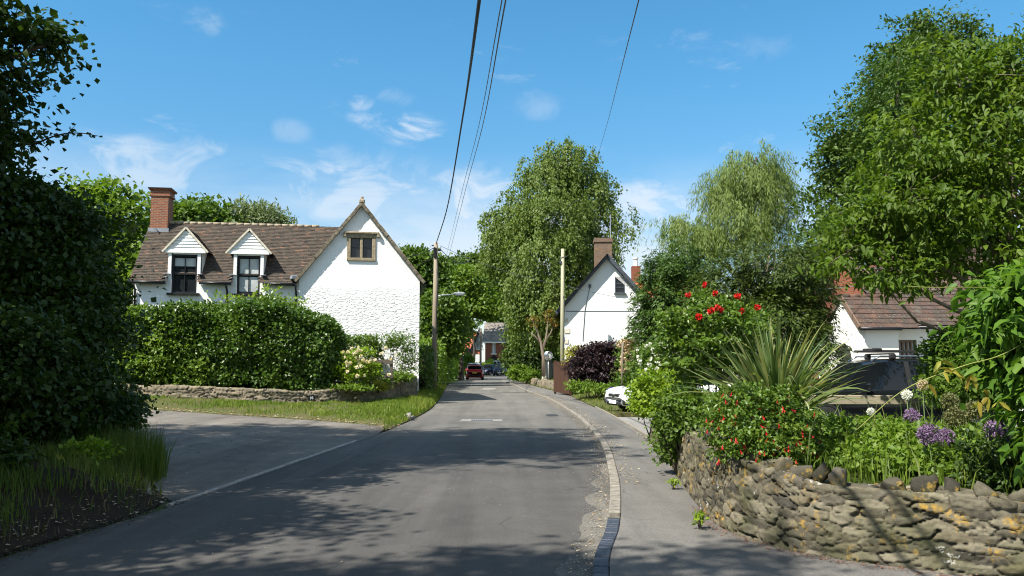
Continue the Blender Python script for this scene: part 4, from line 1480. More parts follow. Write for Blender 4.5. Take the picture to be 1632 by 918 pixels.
sash(W1, [5.66], [6.0], False)
sash(W2, [4.64, 5.40], [5.26, 6.02], True)
for a, b in ((-.12, W1[0] - .16), (W1[1] + .16, W2[0] - .16), (W2[1] + .16, 6.45)):   # gutters along the eaves between the dormers
    mb = MB(); mb.tube([(a, -.30, EZ - .30), (b, -.30, EZ - .32)], .065, 8); mb.build('gutter', M['blackpaint'], house, True)
for u in (.08, 3.68, 6.46):
    mb = MB(); mb.tube([(u, -.30, EZ - .34), (u, -.28, EZ - .46), (u, -.07, EZ - .62), (u, -.07, 1.0)], .042, 8)
    for z in (4.2, 3.0): mb.box((u, -.05, z), (.13, .07, .05))
    mb.build('downpipe', M['blackpaint'], house, True)
# mullioned window
mb = MB()
mb.box((9.13, -.10, 7.05), (1.22, .14, .14), bev=.015); mb.box((9.13, -.11, 6.06), (1.22, .16, .13), bev=.015)
for x in (8.605, 9.655): mb.box((x, -.10, 6.55), (.16, .14, .86), bev=.015)
mb.box((9.13, -.08, 6.55), (.12, .14, .86), bev=.015)
win = mb.build('mullioned_window', M['stone'], house)
mb = MB(); mb.box((9.13, -.15, 7.20), (1.48, .22, .09), bev=.02)
for x in (8.42, 9.84): mb.box((x, -.15, 7.085), (.13, .20, .15), bev=.02)
mb.build('hood_mould', M['stone'], win)
mb = MB()
for x in (8.88, 9.38):
    mb.box((x, -.02, 6.55), (.38, .014, .86))
mb.build('pane', M['glass'], win)
mb = MB()
for x in (8.88, 9.38):
    mb.box((x, -.045, 6.58), (.37, .02, .025))
    for sx in (-.18, .18): mb.box((x + sx, -.043, 6.55), (.03, .025, .84))
mb.build('glazing_bar', M['blackpaint'], win)
# chimney
mb = MB()
mb.box((.34, 2.4, 8.0), (.72, .85, 2.2)); mb.box((.34, 2.4, 9.0), (.86, .93, .08)); mb.box((.34, 2.4, 9.15), (.80, .87, .22)); mb.box((.34, 2.4, 9.26), (.94, 1.0, .05))
ch = mb.build('chimney', M['brick'], house)
mb = MB(); mb.box((.34, 2.4, 7.30), (.86, .93, .46)); mb.build('flashing', M['lead'], ch)
mb = MB(); mb.box((.34, 2.4, 9.305), (.98, 1.05, .04)); mb.build('cap', M['blackpaint'], ch)
# lead valley at the junction
mb = MB(); mb.box((6.42, -.2, EZ - .02), (.36, .26, .16), .4, bev=.02); mb.build('flashing', M['lead'], house)

# plaque on the low wall
pl = thing('house_number', 'small black plaque with white figures set in the low stone wall', 'plaque', (-7.05, 28.50, .43), R(28))
mb = MB(); mb.box((0, 0, 0), (.24, .03, .20), bev=.01); mb.build('plate', M['plaque'], pl)
mb = MB(); mb.box((-.045, -.018, 0), (.02, .006, .10)); mb.bar((.015, -.018, .05), (-.012, -.018, -.012), .006, .018, (0, 0, 1)); mb.box((.022, -.018, -.012), (.075, .006, .016)); mb.box((.035, -.0185, 0), (.018, .006, .10))
mb.build('figures', M['plaquewhite'], pl)

# ================================================================== RIGHT HOUSE
H2 = (5.72, 48.0)
h2 = thing('house', 'white gabled house end with brown bargeboards behind the purple shrub', 'house', (H2[0], H2[1], 0), R(-2))
slab('wall', [(-2.55, 0), (2.55, 0), (2.55, 5.05), (0, 7.95), (-2.55, 5.05)], [rect(.46, 1.06, 5.86, 6.86)], 0, .3, M['white'], h2)
for sx in (-2.55, 2.25):
    mb = MB(); mb.box((sx + .15, 4.6, 2.5), (.3, 8.6, 5.0)); mb.build('wall', M['white'], h2)
mb = MB(); mb.box((0, 0.02, 4.78), (5.0, .06, .05)); mb.build('string_course', M['greypaint'], h2)
qm = simple('pale_quoins', (.60, .55, .45), .9, .1)
for k in range(7):
    mb = MB(); mb.box((-2.52 + (.05 if k % 2 else 0), -.012, .5 + k * .62), (.32 + (.1 if k % 2 else 0), .06, .28), bev=.01); mb.build('quoin', qm, h2)
mb = MB()
for sg in (-1, 1):
    O = np.array((sg * 3.05, -.3, 4.78)); uS = norm(np.array((-sg * 3.05, 0, 3.42)))
    if sg > 0: tile_rows(mb, O, (0, 1, 0), uS, 9.3, 4.58, .25, .16, rt)
    else: tile_rows(mb, O + np.array((0, 9.3, 0)), (0, -1, 0), uS, 9.5, 4.58, .25, .16, rt)
mb.build('roof', M['tiles2'], h2)
mb = MB()
for sg in (-1, 1):
    mb.add([(sg * 3.05, -.26, 4.74), (0, -.26, 8.15), (0, 9, 8.15), (sg * 3.05, 9, 4.74)], [(0, 1, 2, 3)])
mb.build('soffit', M['greypaint'], h2)
mb = MB()
for sg in (-1, 1):
    mb.bar((sg * 3.08, -.3, 4.66), (0, -.3, 8.08), .05, .20, (sg * .7, 0, .7))
    for t in (.15, .5, .82): mb.box((sg * 3.05 * (1 - t), -.15, 4.62 + t * 3.4), (.09, .3, .10))
mb.build('bargeboard', M['greypaint'], h2)
mb = MB()
for (c_, s_) in (((.76, .06, 6.83), (.60, .1, .06)), ((.76, .06, 5.89), (.60, .1, .06)), ((.49, .06, 6.36), (.06, .1, .88)), ((1.03, .06, 6.36), (.06, .1, .88)), ((.76, .07, 6.45), (.48, .06, .04)), ((.76, .07, 6.2), (.48, .06, .03))):
    mb.box(c_, s_)
win = mb.build('window', M['greypaint'], h2)
mb = MB(); mb.box((.76, .10, 6.36), (.5, .012, .9)); mb.build('pane', M['glass'], win)
mb = MB(); mb.box((.76, -.03, 5.83), (.72, .18, .06)); mb.build('sill', M['greypaint'], win)
mb = MB(); mb.box((.0, 3.0, 8.55), (1.08, .8, 1.9)); mb.box((0, 3.0, 9.45), (1.2, .92, .16)); mb.box((0, 3.0, 9.58), (1.14, .86, .10))
ch = mb.build('chimney', M['oldbrick'], h2)
mb = MB(); mb.tube([(.50, 3.0, 9.4), (.50, 3.0, 11.2)], .025, 6); mb.bar((.3, 3.0, 11.0), (.7, 3.0, 11.0), .02, .02); mb.build('aerial', M['steel'], ch)
mb = MB(); mb.box((-1.05, -.08, 6.3), (.14, .12, .2)); mb.tube([(-1.05, -.03, 6.2), (-1.35, -.03, 4.9), (-1.5, -.03, 3.0)], .018, 5); mb.build('meter_cable', M['greycable'], h2)

# far cottage with orange roof beyond it
c5 = thing('outbuilding', 'low orange tiled roof with a white pot glimpsed behind the white gable house', 'house', (10.2, 58, 0))
mb = MB(); mb.box((0, 0, 2.6), (5, 5, 5.2)); mb.build('wall', M['cream'], c5)
mb = MB()
for sg in (-1, 1):
    O = np.array((-2.7, sg * 2.8, 5.1)); tile_rows(mb, O if sg < 0 else O + np.array((5.4, 0, 0)), (1 if sg < 0 else -1, 0, 0), norm(np.array((0, -sg * 2.8, 2.6))), 5.4, 3.82, .3, .25, rt)
mb.build('roof', M['orangetiles'], c5)
mb = MB(); mb.box((-1.2, 0, 8.0), (.6, .6, 1.4)); ch = mb.build('chimney', M['redbrick'], c5)
mb = MB(); mb.lathe([(.16, 8.7), (.14, 9.2), (.2, 9.25), (.2, 9.35)], (-1.2, 0, 0), 12); mb.build('chimney_pot', M['boards'], ch)

# ================================================================== COTTAGE ON THE RIGHT
ct = thing('cottage', 'low cream cottage with red pantiled porch behind the black estate car', 'cottage', (10.35, 24.0, 0), R(6))
# local x along the front, y back.  porch: x 0..1.3, y 0..2
slab('wall', rect(.22, 1.25, .0, 2.78), [], 0, .22, M['cream'], ct)
arch = [(.45, .05)] + [(1.45, .05)] + [(.95 + .5 * math.cos(t), 1.75 + .5 * math.sin(t)) for t in np.linspace(0, math.pi, 12)]
pw = slab('wall', [(0, 0), (1.9, 0), (1.9, 2.78), (.95, 3.62), (0, 2.78)], [arch], 0, .22, M['cream'], ct)
pw.rotation_euler = (0, 0, R(90)); pw.location = (.22, 0.003, 0)
mb = MB(); mb.box((.6, 2.4, 1.3), (1.2, .3, 2.7)); mb.build('wall', M['cream'], ct)
mb = MB(); mb.bar((-.03, -.1, 2.70), (-.03, .95, 3.72), .05, .14, (0, -.7, .7)); mb.bar((-.03, 2.0, 2.70), (-.03, .95, 3.72), .05, .14, (0, .7, .7)); mb.build('bargeboard', M['windowwood'], ct)
slab('wall', rect(1.25, 9.5, 0, 2.85), [rect(1.45, 2.05, 1.1, 2.35), rect(2.75, 3.4, 1.1, 2.35)], .35, .6, M['cream'], ct)
mb = MB()
tile_rows(mb, (-.06, -.16, 2.68), (1, 0, 0), norm(np.array((0, 1.11, 1.06))), 1.9, 1.53, .20, .22, rt)
tile_rows(mb, (1.9, 2.06, 2.68), (-1, 0, 0), norm(np.array((0, -1.11, 1.06))), 1.96, 1.53, .20, .22, rt)
mb.build('porch_roof', M['redtiles'], ct)
mb = MB(); tile_rows(mb, (1.2, .15, 2.78), (1, 0, 0), norm(np.array((0, 2.6, 2.0))), 8.5, 3.5, .20, .22, rt); mb.build('roof', M['redtiles'], ct)
mb = MB(); mb.add([(1.2, .2, 2.76), (9.7, .2, 2.76), (9.7, 2.95, 4.86), (1.2, 2.95, 4.86)], [(0, 1, 2, 3)]); mb.add([(-.04, -.12, 2.66), (1.9, -.12, 2.66), (1.9, .95, 3.68), (-.04, .95, 3.68)], [(0, 1, 2, 3)])
mb.add([(-.04, 2.02, 2.66), (1.9, 2.02, 2.66), (1.9, .95, 3.68), (-.04, .95, 3.68)], [(0, 1, 2, 3)]); mb.build('roof_deck', M['blackpaint'], ct)
mb = MB()
for i in range(6): mb.tube([(-.05 + i * .33, .95, 3.70), (.265 + i * .33, .95, 3.70)], [.09, .085], 8, rnd=float(rt.uniform()))
mb.build('ridge', M['redtiles'], ct, True)
mb = MB(); mb.tube([(-.05, -.2, 2.66), (1.25, -.2, 2.66)], .05, 8); mb.tube([(1.22, .1, 2.72), (9.6, .1, 2.72)], .05, 8); mb.build('gutter', M['blackpaint'], ct, True)
for x0, x1 in ((1.45, 2.05), (2.75, 3.4)):
    mb = MB()
    for x in np.linspace(x0 + .03, x1 - .03, 5): mb.box((x, .40, 1.72), (.05, .07, 1.25))
    for z in (1.13, 1.72, 2.32): mb.box(((x0 + x1) / 2, .405, z), (x1 - x0, .06, .06))
    win = mb.build('window', M['windowwood'], ct)
    mb = MB(); mb.box(((x0 + x1) / 2, .45, 1.72), (x1 - x0 - .02, .012, 1.22)); mb.build('pane', M['netglass'], win)

# tall brick house behind it, seen through the tree
bh = thing('brick_house', 'tall red brick house half hidden behind the cherry tree', 'house', (18.5, 31, -.7), R(8))
slab('wall', [(-4.2, 0), (5, 0), (5, 6.2), (-4.2, 6.2)], [rect(-3.6, -2.7, 4.6, 6.0), rect(0, 1.2, 4.4, 5.8)], 0, .3, M['redbrick'], bh)
mb = MB(); mb.box((-4.05, 3.3, 3.1), (.3, 6, 6.2)); mb.build('wall', M['redbrick'], bh)
mb = MB(); tile_rows(mb, (-4.5, -.35, 6.0), (1, 0, 0), norm(np.array((0, 3.3, 2.0))), 9.9, 3.9, .3, .25, rt); mb.build('roof', M['redtiles'], bh)
mb = MB(); mb.add([(-4.4, -.3, 5.98), (5.3, -.3, 5.98), (5.3, 3.0, 7.95), (-4.4, 3.0, 7.95)], [(0, 1, 2, 3)]); mb.build('roof_deck', M['blackpaint'], bh)
for (x0, x1, z0, z1) in ((-3.6, -2.7, 4.6, 6.0), (0, 1.2, 4.4, 5.8)):
    mb = MB()
    for x in np.linspace(x0 + .04, x1 - .04, 4): mb.box((x, .08, (z0 + z1) / 2), (.06, .08, z1 - z0 - .14))
    for z in np.linspace(z0 + .04, z1 - .04, 4): mb.box(((x0 + x1) / 2, .085, z), (x1 - x0, .07, .06))
    win = mb.build('window', M['windowwood'], bh)
    mb = MB(); mb.box(((x0 + x1) / 2, .14, (z0 + z1) / 2), (x1 - x0, .012, z1 - z0)); mb.build('pane', M['glass'], win)

# ================================================================== FAR HOUSES
f1 = thing('house', 'pale blue gabled house far down the road beside the brick house', 'house', (-5.55, 128, 0), R(3))
slab('wall', [(-2.3, 0), (2.4, 0), (2.4, 3.2), (1.0, 6.5), (-.3, 6.5), (-2.3, 3.0)] if False else [(-3.4, 0), (2.5, 0), (2.0, 3.0), (.45, 7.0), (-.9, 3.3), (-3.4, 3.3)], [rect(-.1, .9, 4.0, 5.5), rect(-1.4, -.2, .4, 2.0), rect(.9, 2.2, .4, 1.9)], 0, .4, M['blueish'], f1)
mb = MB(); tile_rows(mb, (-3.6, -.4, 3.2), (1, 0, 0), norm(np.array((0, 3, 3.6))), 4.2, 5.0, .6, .5, rt); mb.build('roof', M['orangetiles'], f1)
mb = MB()
O = np.array((2.3, -.3, 3.0)); tile_rows(mb, O, (0, 1, 0), norm(np.array((-1.75, 0, 4.3))), 8, 4.6, .6, .5, rt)
tile_rows(mb, (-1.3, 7.7, 3.0), (0, -1, 0), norm(np.array((1.75, 0, 4.3))), 8, 4.6, .6, .5, rt); mb.build('roof', M['tiles2'], f1)
mb = MB(); mb.bar((-1.4, -.45, 2.9), (.5, -.45, 7.3), .1, .4, (-.9, 0, .4)); mb.bar((-1.9, -.45, 3.0), (-1.3, -.45, 4.2), .1, .7, (-.9, 0, .4)); mb.build('bargeboard', M['blackpaint'], f1)
for (x0, x1, z0, z1) in ((-.1, .9, 4.0, 5.5), (-1.4, -.2, .4, 2.0), (.9, 2.2, .4, 1.9)):
    mb = MB(); mb.box(((x0 + x1) / 2, .1, z1 - .08), (x1 - x0, .1, .14)); mb.box(((x0 + x1) / 2, .1, (z0 + z1) / 2), (.1, .1, z1 - z0)); mb.box(((x0 + x1) / 2, -.05, z0 - .05), (x1 - x0 + .3, .3, .1))
    win = mb.build('window', M['boards'], f1)
    mb = MB(); mb.box(((x0 + x1) / 2, .2, (z0 + z1) / 2), (x1 - x0, .05, z1 - z0)); mb.build('pane', M['glass'], win)

f2 = thing('house', 'red brick house with grey tiled roof and two bay windows far down the road', 'house', (-2.6, 126, 0), R(-3))
slab('wall', rect(-1.6, 4.2, 0, 5.2), [rect(-.55, .05, 3.3, 5.0), rect(2.0, 2.6, 3.3, 5.0)], 0, .4, M['redbrick'], f2)
mb = MB(); mb.box((-1.4, 3.5, 2.6), (.4, 6.6, 5.2)); mb.build('wall', M['redbrick'], f2)
mb = MB(); tile_rows(mb, (-2.0, -.4, 5.1), (1, 0, 0), norm(np.array((0, 3.8, 3.2))), 6.8, 5.0, .5, .4, rt); mb.build('roof', M['greytiles'], f2)
mb = MB(); mb.bar((-2.0, -.5, 5.05), (4.8, -.5, 5.05), .14, .18); mb.build('gutter', M['boards'], f2)
mb = MB(); mb.tube([(1.3, -.1, 5), (1.3, -.1, 0)], .06, 6); mb.build('downpipe', M['blackpaint'], f2)
for x in (-.25, 2.3):
    mb = MB(); mb.box((x, .1, 4.15), (.09, .1, 1.6)); mb.box((x, .1, 4.92), (.6, .1, .14)); mb.box((x, -.08, 3.24), (.9, .3, .14)); win = mb.build('window', M['boards'], f2)
    mb = MB(); mb.box((x, .2, 4.15), (.6, .05, 1.7)); mb.build('pane', M['netglass'], win)
    # bay
    mb = MB()
    bx = [(x - .95, 0), (x - .55, -.8), (x + .55, -.8), (x + .95, 0)]
    for z in (.55, 2.15):
        for (a, b) in zip(bx[:-1], bx[1:]): mb.bar((a[0], a[1], z), (b[0], b[1], z), .1, .16)
    for p_ in bx + [(x, -.8)]: mb.box((p_[0], p_[1], 1.35), (.1, .1, 1.5))
    mb.add([(p_[0], p_[1] + .02, z) for z in (0, .5) for p_ in bx], [(i, i + 1, i + 5, i + 4) for i in range(3)])
    bay = mb.build('bay_window', M['boards'], f2)
    mb = MB(); mb.add([(p_[0], p_[1] + .05, z) for z in (.5, 2.2) for p_ in bx], [(i, i + 1, i + 5, i + 4) for i in range(3)]); mb.build('pane', M['glass'], bay)
    mb = MB(); mb.add([(p_[0] * 1.0 + (p_[0] - x) * .15, p_[1] * 1.15, 2.24) for p_ in bx] + [(x, -.05, 3.1)], [(0, 1, 4), (1, 2, 4), (2, 3, 4)]); mb.build('bay_roof', M['blackpaint'], bay)

# ================================================================== POLES AND WIRES
p1 = at(692, 560, 43.0)
pole = thing('utility_pole', 'weathered brown wooden utility pole with a lamp arm beside the white gable', 'pole', (p1[0], 43.0, .2))
mb = MB(); mb.tube([(0, 0, -.3), (0.02, 0, 4), (0.05, 0, 7.95)], [.155, .135, .105], 12); mb.build('post', M['polewood'], pole, True)
mb = MB(); mb.box((.15, 0, 7.55), (.32, .12, .10)); mb.box((.02, -.12, 7.4), (.2, .12, .5), bev=.02)
for z in (7.8, 7.3, 6.4): mb.box((-.13, -.02, z), (.12, .06, .06))
mb.tube([(.13, -.12, 7.2), (.22, -.15, 6.0), (.14, -.16, 4.6), (.15, -.16, 3.0)], .025, 6)
mb.build('bracket', M['blackpaint'], pole)
mb = MB()
for z in (7.62, 7.5): mb.lathe([(.03, 0), (.05, .05), (.03, .09), (.045, .13), (.0, .16)], (.28, 0, z), 8)
mb.build('insulator', M['lampglass'], pole, True)
lampr = thing('street_lamp', 'slim grey street lamp on a bent arm fixed to the brown utility pole', 'street lamp', (p1[0] + .1, 43, 5.3))
mb = MB(); mb.tube([(.05, 0, -.55), (.06, 0, -.1), (.14, 0, -.01), (.4, 0, .02), (1.0, 0, .06)], .028, 8); mb.build('arm', M['steel'], lampr, True)
mb = MB(); mb.box((1.22, 0, .10), (.62, .22, .11), bev=.04); mb.lathe([(.04, .14), (.04, .22), (0, .24)], (1.2, 0, 0), 8); hd = mb.build('lamp_head', M['steel'], lampr)
mb = MB(); mb.box((1.24, 0, .02), (.46, .18, .07), bev=.03); mb.build('lamp_shade', M['lampglass'], lampr)

p2 = at(896, 580, 45.5)
pole2 = thing('utility_pole', 'pale slim wooden utility pole standing behind the brown board fence', 'pole', (p2[0], 45.5, .2))
mb = MB(); mb.tube([(0, 0, -.3), (.03, 0, 4), (.07, 0, 7.98)], [.125, .115, .095], 12); mb.build('post', M['palepole'], pole2, True)
for c_, s_ in (((.07, -.1, 7.5), (.38, .03, .03)), ((-.06, -.1, 7.2), (.1, .06, .16)), ((.1, -.08, 5.2), (.08, .06, .12)), ((.1, -.1, 2.8), (.1, .06, .3))):
    mb = MB(); mb.box(c_, s_); mb.build('bracket', M['greypaint'], pole2)


def wire(name, label, pts, r, mat, group='overhead wires'):
    """pts: list of world points; smooth sag between neighbours is given by the points"""
    line = smooth_line(pts, 10) if len(pts) > 2 else np.array(pts)
    mb = MB(); mb.tube(line, r, 5, True)
    o = mb.build(name, mat, None, True)
    return tag(o, label, 'wire', group)


def catenary(a, b, sag, n=24):
    a = np.array(a, float); b = np.array(b, float); t = np.linspace(0, 1, n)[:, None]
    return a + (b - a) * t - np.array((0, 0, 1.0)) * (4 * sag * t * (1 - t))


P1T = np.array((p1[0] + .05, 43, 8.1))
a = at(764, 0, 9.0); d_ = a - P1T
far = P1T + d_ * 1.55; far[2] = a[2] + .9
t = np.linspace(0, 1, 30)[:, None]
mb = MB()
mid = at(737, 190, 20.5)
cw = smooth_line([P1T, at(713, 330, 34), at(737, 190, 20.5), a, a + (a - at(737, 190, 20.5)) * .9 + np.array((0, 0, .5))], 10)
wire('overhead_cable', 'thick black overhead cable running from the brown pole towards the viewer', cw, .024, M['cable'])
for (x0, x1, x2, lab) in ((800, 762, 709, 'left thin wire of the close pair above the road'), (806, 768, 713, 'right thin wire of the close pair above the road')):
    A = at(x0, 0, 9.5); B = at(x1, 205, 22); C = at(x2, 418, 72)
    wire('overhead_wire', lab, smooth_line([C, at((x1 * .48 + x2 * .52), 312, 38), B, A, A + (A - B) * .8], 10), .0085 if x0 == 800 else .011, M['greycable'])
A = at(1018, 0, 11); B = at(985, 130, 22); C = at(951, 255, 66)
wire('overhead_wire', 'single thin wire slanting across the sky into the birch top', smooth_line([C, at(968, 196, 38), B, A, A + (A - B) * .8], 10), .010, M['greycable'])
wire('service_wire', 'service wire from the brown pole to the white gable end', catenary(P1T + np.array((0, 0, -.15)), np.array((-5.6, 39.5, 6.9)), .15), .02, M['cable'])
wire('service_wire', 'lower thin wire from the brown pole behind the white gable', catenary(P1T + np.array((-.1, 0, -.75)), np.array((-7.0, 42.5, 6.2)), .1), .012, M['cable'])
P2T = np.array((p2[0] + .05, 45.5, 6.1))
wire('service_wire', 'long wire sagging from the brown pole to the pale pole in front of the birch', catenary(P1T + np.array((.2, 0, -.1)), P2T, .25), .012, M['greycable'])
wire('service_wire', 'wire from the pale pole across the white gable to the dark conifers', catenary(P2T, np.array((9.4, 46.4, 5.0)), .12), .012, M['greycable'])
wire('service_wire', 'wire leaving the brown pole for the woods beyond the birch', catenary(P1T + np.array((.25, 0, -.3)), at(748, 415, 75), .5), .02, M['greycable'])
wire('service_wire', 'thin pale wire crossing in front of the yew to the cream cottage', catenary(at(1190, 462, 20.5), at(1366, 456, 24.5), .05), .008, M['steel'])

# far post in front of the blue house
pf = at(766, 560, 112)
fp = thing('utility_pole', 'short brown pole standing before the far pale blue house', 'pole', (pf[0], 112, 0))
mb = MB(); mb.tube([(0, 0, -.2), (0, 0, 6.6)], [.16, .13], 8); mb.build('post', M['palebark'], fp, True)
mb = MB(); mb.bar((-.9, 0, 6.3), (.1, 0, 6.0), .1, .12); mb.box((-1.0, 0, 6.35), (.5, .2, .12)); mb.build('lamp_arm', M['steel'], fp)

# traffic mirror
pm = gp(874, 612, .25)
mr = thing('traffic_mirror', 'round convex traffic mirror on a slim grey post by the brown fence', 'mirror', (pm[0], pm[1], .1))
hm = 1.6 + (581 - 567) / 1280 * pm[1] - .1
mb = MB(); mb.tube([(0, 0, -.1), (0, 0, hm + .1)], .035, 10); mb.build('post', M['steel'], mr, True)
mb = MB(); mb.lathe([(0, -.16), (.12, -.155), (.22, -.12), (.29, -.06), (.29, -.03)], (0, 0, 0), 28, 'y'); o = mb.build('mirror', M['mirror'], mr, True); o.location = (0, -.02, hm)
mb = MB(); mb.lathe([(.27, -.07), (.32, -.07), (.32, .0), (.27, .0)], (0, 0, 0), 28, 'y'); o2 = mb.build('mirror_rim', M['steel'], mr, True); o2.location = (0, -.02, hm)

# fences
pf_ = thing('board_fence', 'dark brown vertical board fence panel at the edge of the pavement', 'fence', (2.85, 40.2, 0), math.atan2(2.9, -.62))
mb = MB(); rngf = np.random.default_rng(9)
L_ = 3.0; n = 22
for i in range(n): mb.box((L_ * (i + .5) / n, rngf.normal() * .004, .95), (L_ / n - .008, .022, 1.62 + rngf.normal() * .008))
mb.build('boards', M['brownwood'], pf_)
mb = MB()
for z in (.4, 1.5): mb.box((L_ / 2, -.035, z), (L_, .04, .09))
mb.build('rail', M['brownwood'], pf_)
for x in (0.02, L_ - .02):
    mb = MB(); mb.box((x, -.07, .9), (.09, .09, 1.85)); mb.build('post', M['brownwood'], pf_)

gf = thing('post_and_rail_fence', 'grey two rail wooden fence among the cream roses', 'fence', (-6.9, 30.0, 0.75), R(12))
for x in (.3, 1.65, 2.40):
    mb = MB(); mb.box((x, 0, .5), (.10, .10, 1.25), bev=.01); mb.build('post', M['fencewood'], gf)
for z in (.95, .42):
    mb = MB(); mb.box((1.1, -.07, z), (2.7, .035, .17)); mb.build('rail', M['fencewood'], gf)

rf = thing('post_and_rail_fence', 'pale weathered rail fence between the flowers and the black car', 'fence', (4.9, 13.9, .1), R(-4))
mb = MB()
mb.box((1.9, 0, .90), (4.4, .05, .16), bev=.01); mb.build('rail', M['palewood'], rf)
for x in (-.1, 1.95, 4.0):
    mb = MB(); mb.box((x, .06, .5), (.11, .09, 1.1), bev=.01); mb.build('post', M['palewood'], rf)

# bare stakes
for (px, y0, y1, Y, lab) in ((991, 610, 545, 29.5, 'straight brown wooden stake beside the purple shrub'), (862, 605, 595, 0, '')):
    if Y == 0: continue
    a = at(px, y0 + 15, Y); b = at(px + 1, y1, Y)
    mb = MB(); mb.tube([a - a, (b - a) * .5 + np.array((.01, 0, 0)), b - a], [.045, .042, .035], 7)
    o = mb.build('garden_stake', M['palebark'], None, True); o.location = a; tag(o, lab, 'stake')
a = gp(862, 608, .5)
mb = MB(); mb.box((0, 0, .45), (.13, .13, .95), bev=.015); o = mb.build('marker_post', M['palepole'], None); o.location = (a[0] + .4, 58, .45); tag(o, 'short pale wooden post standing in the grass beside the birch trunk', 'post')

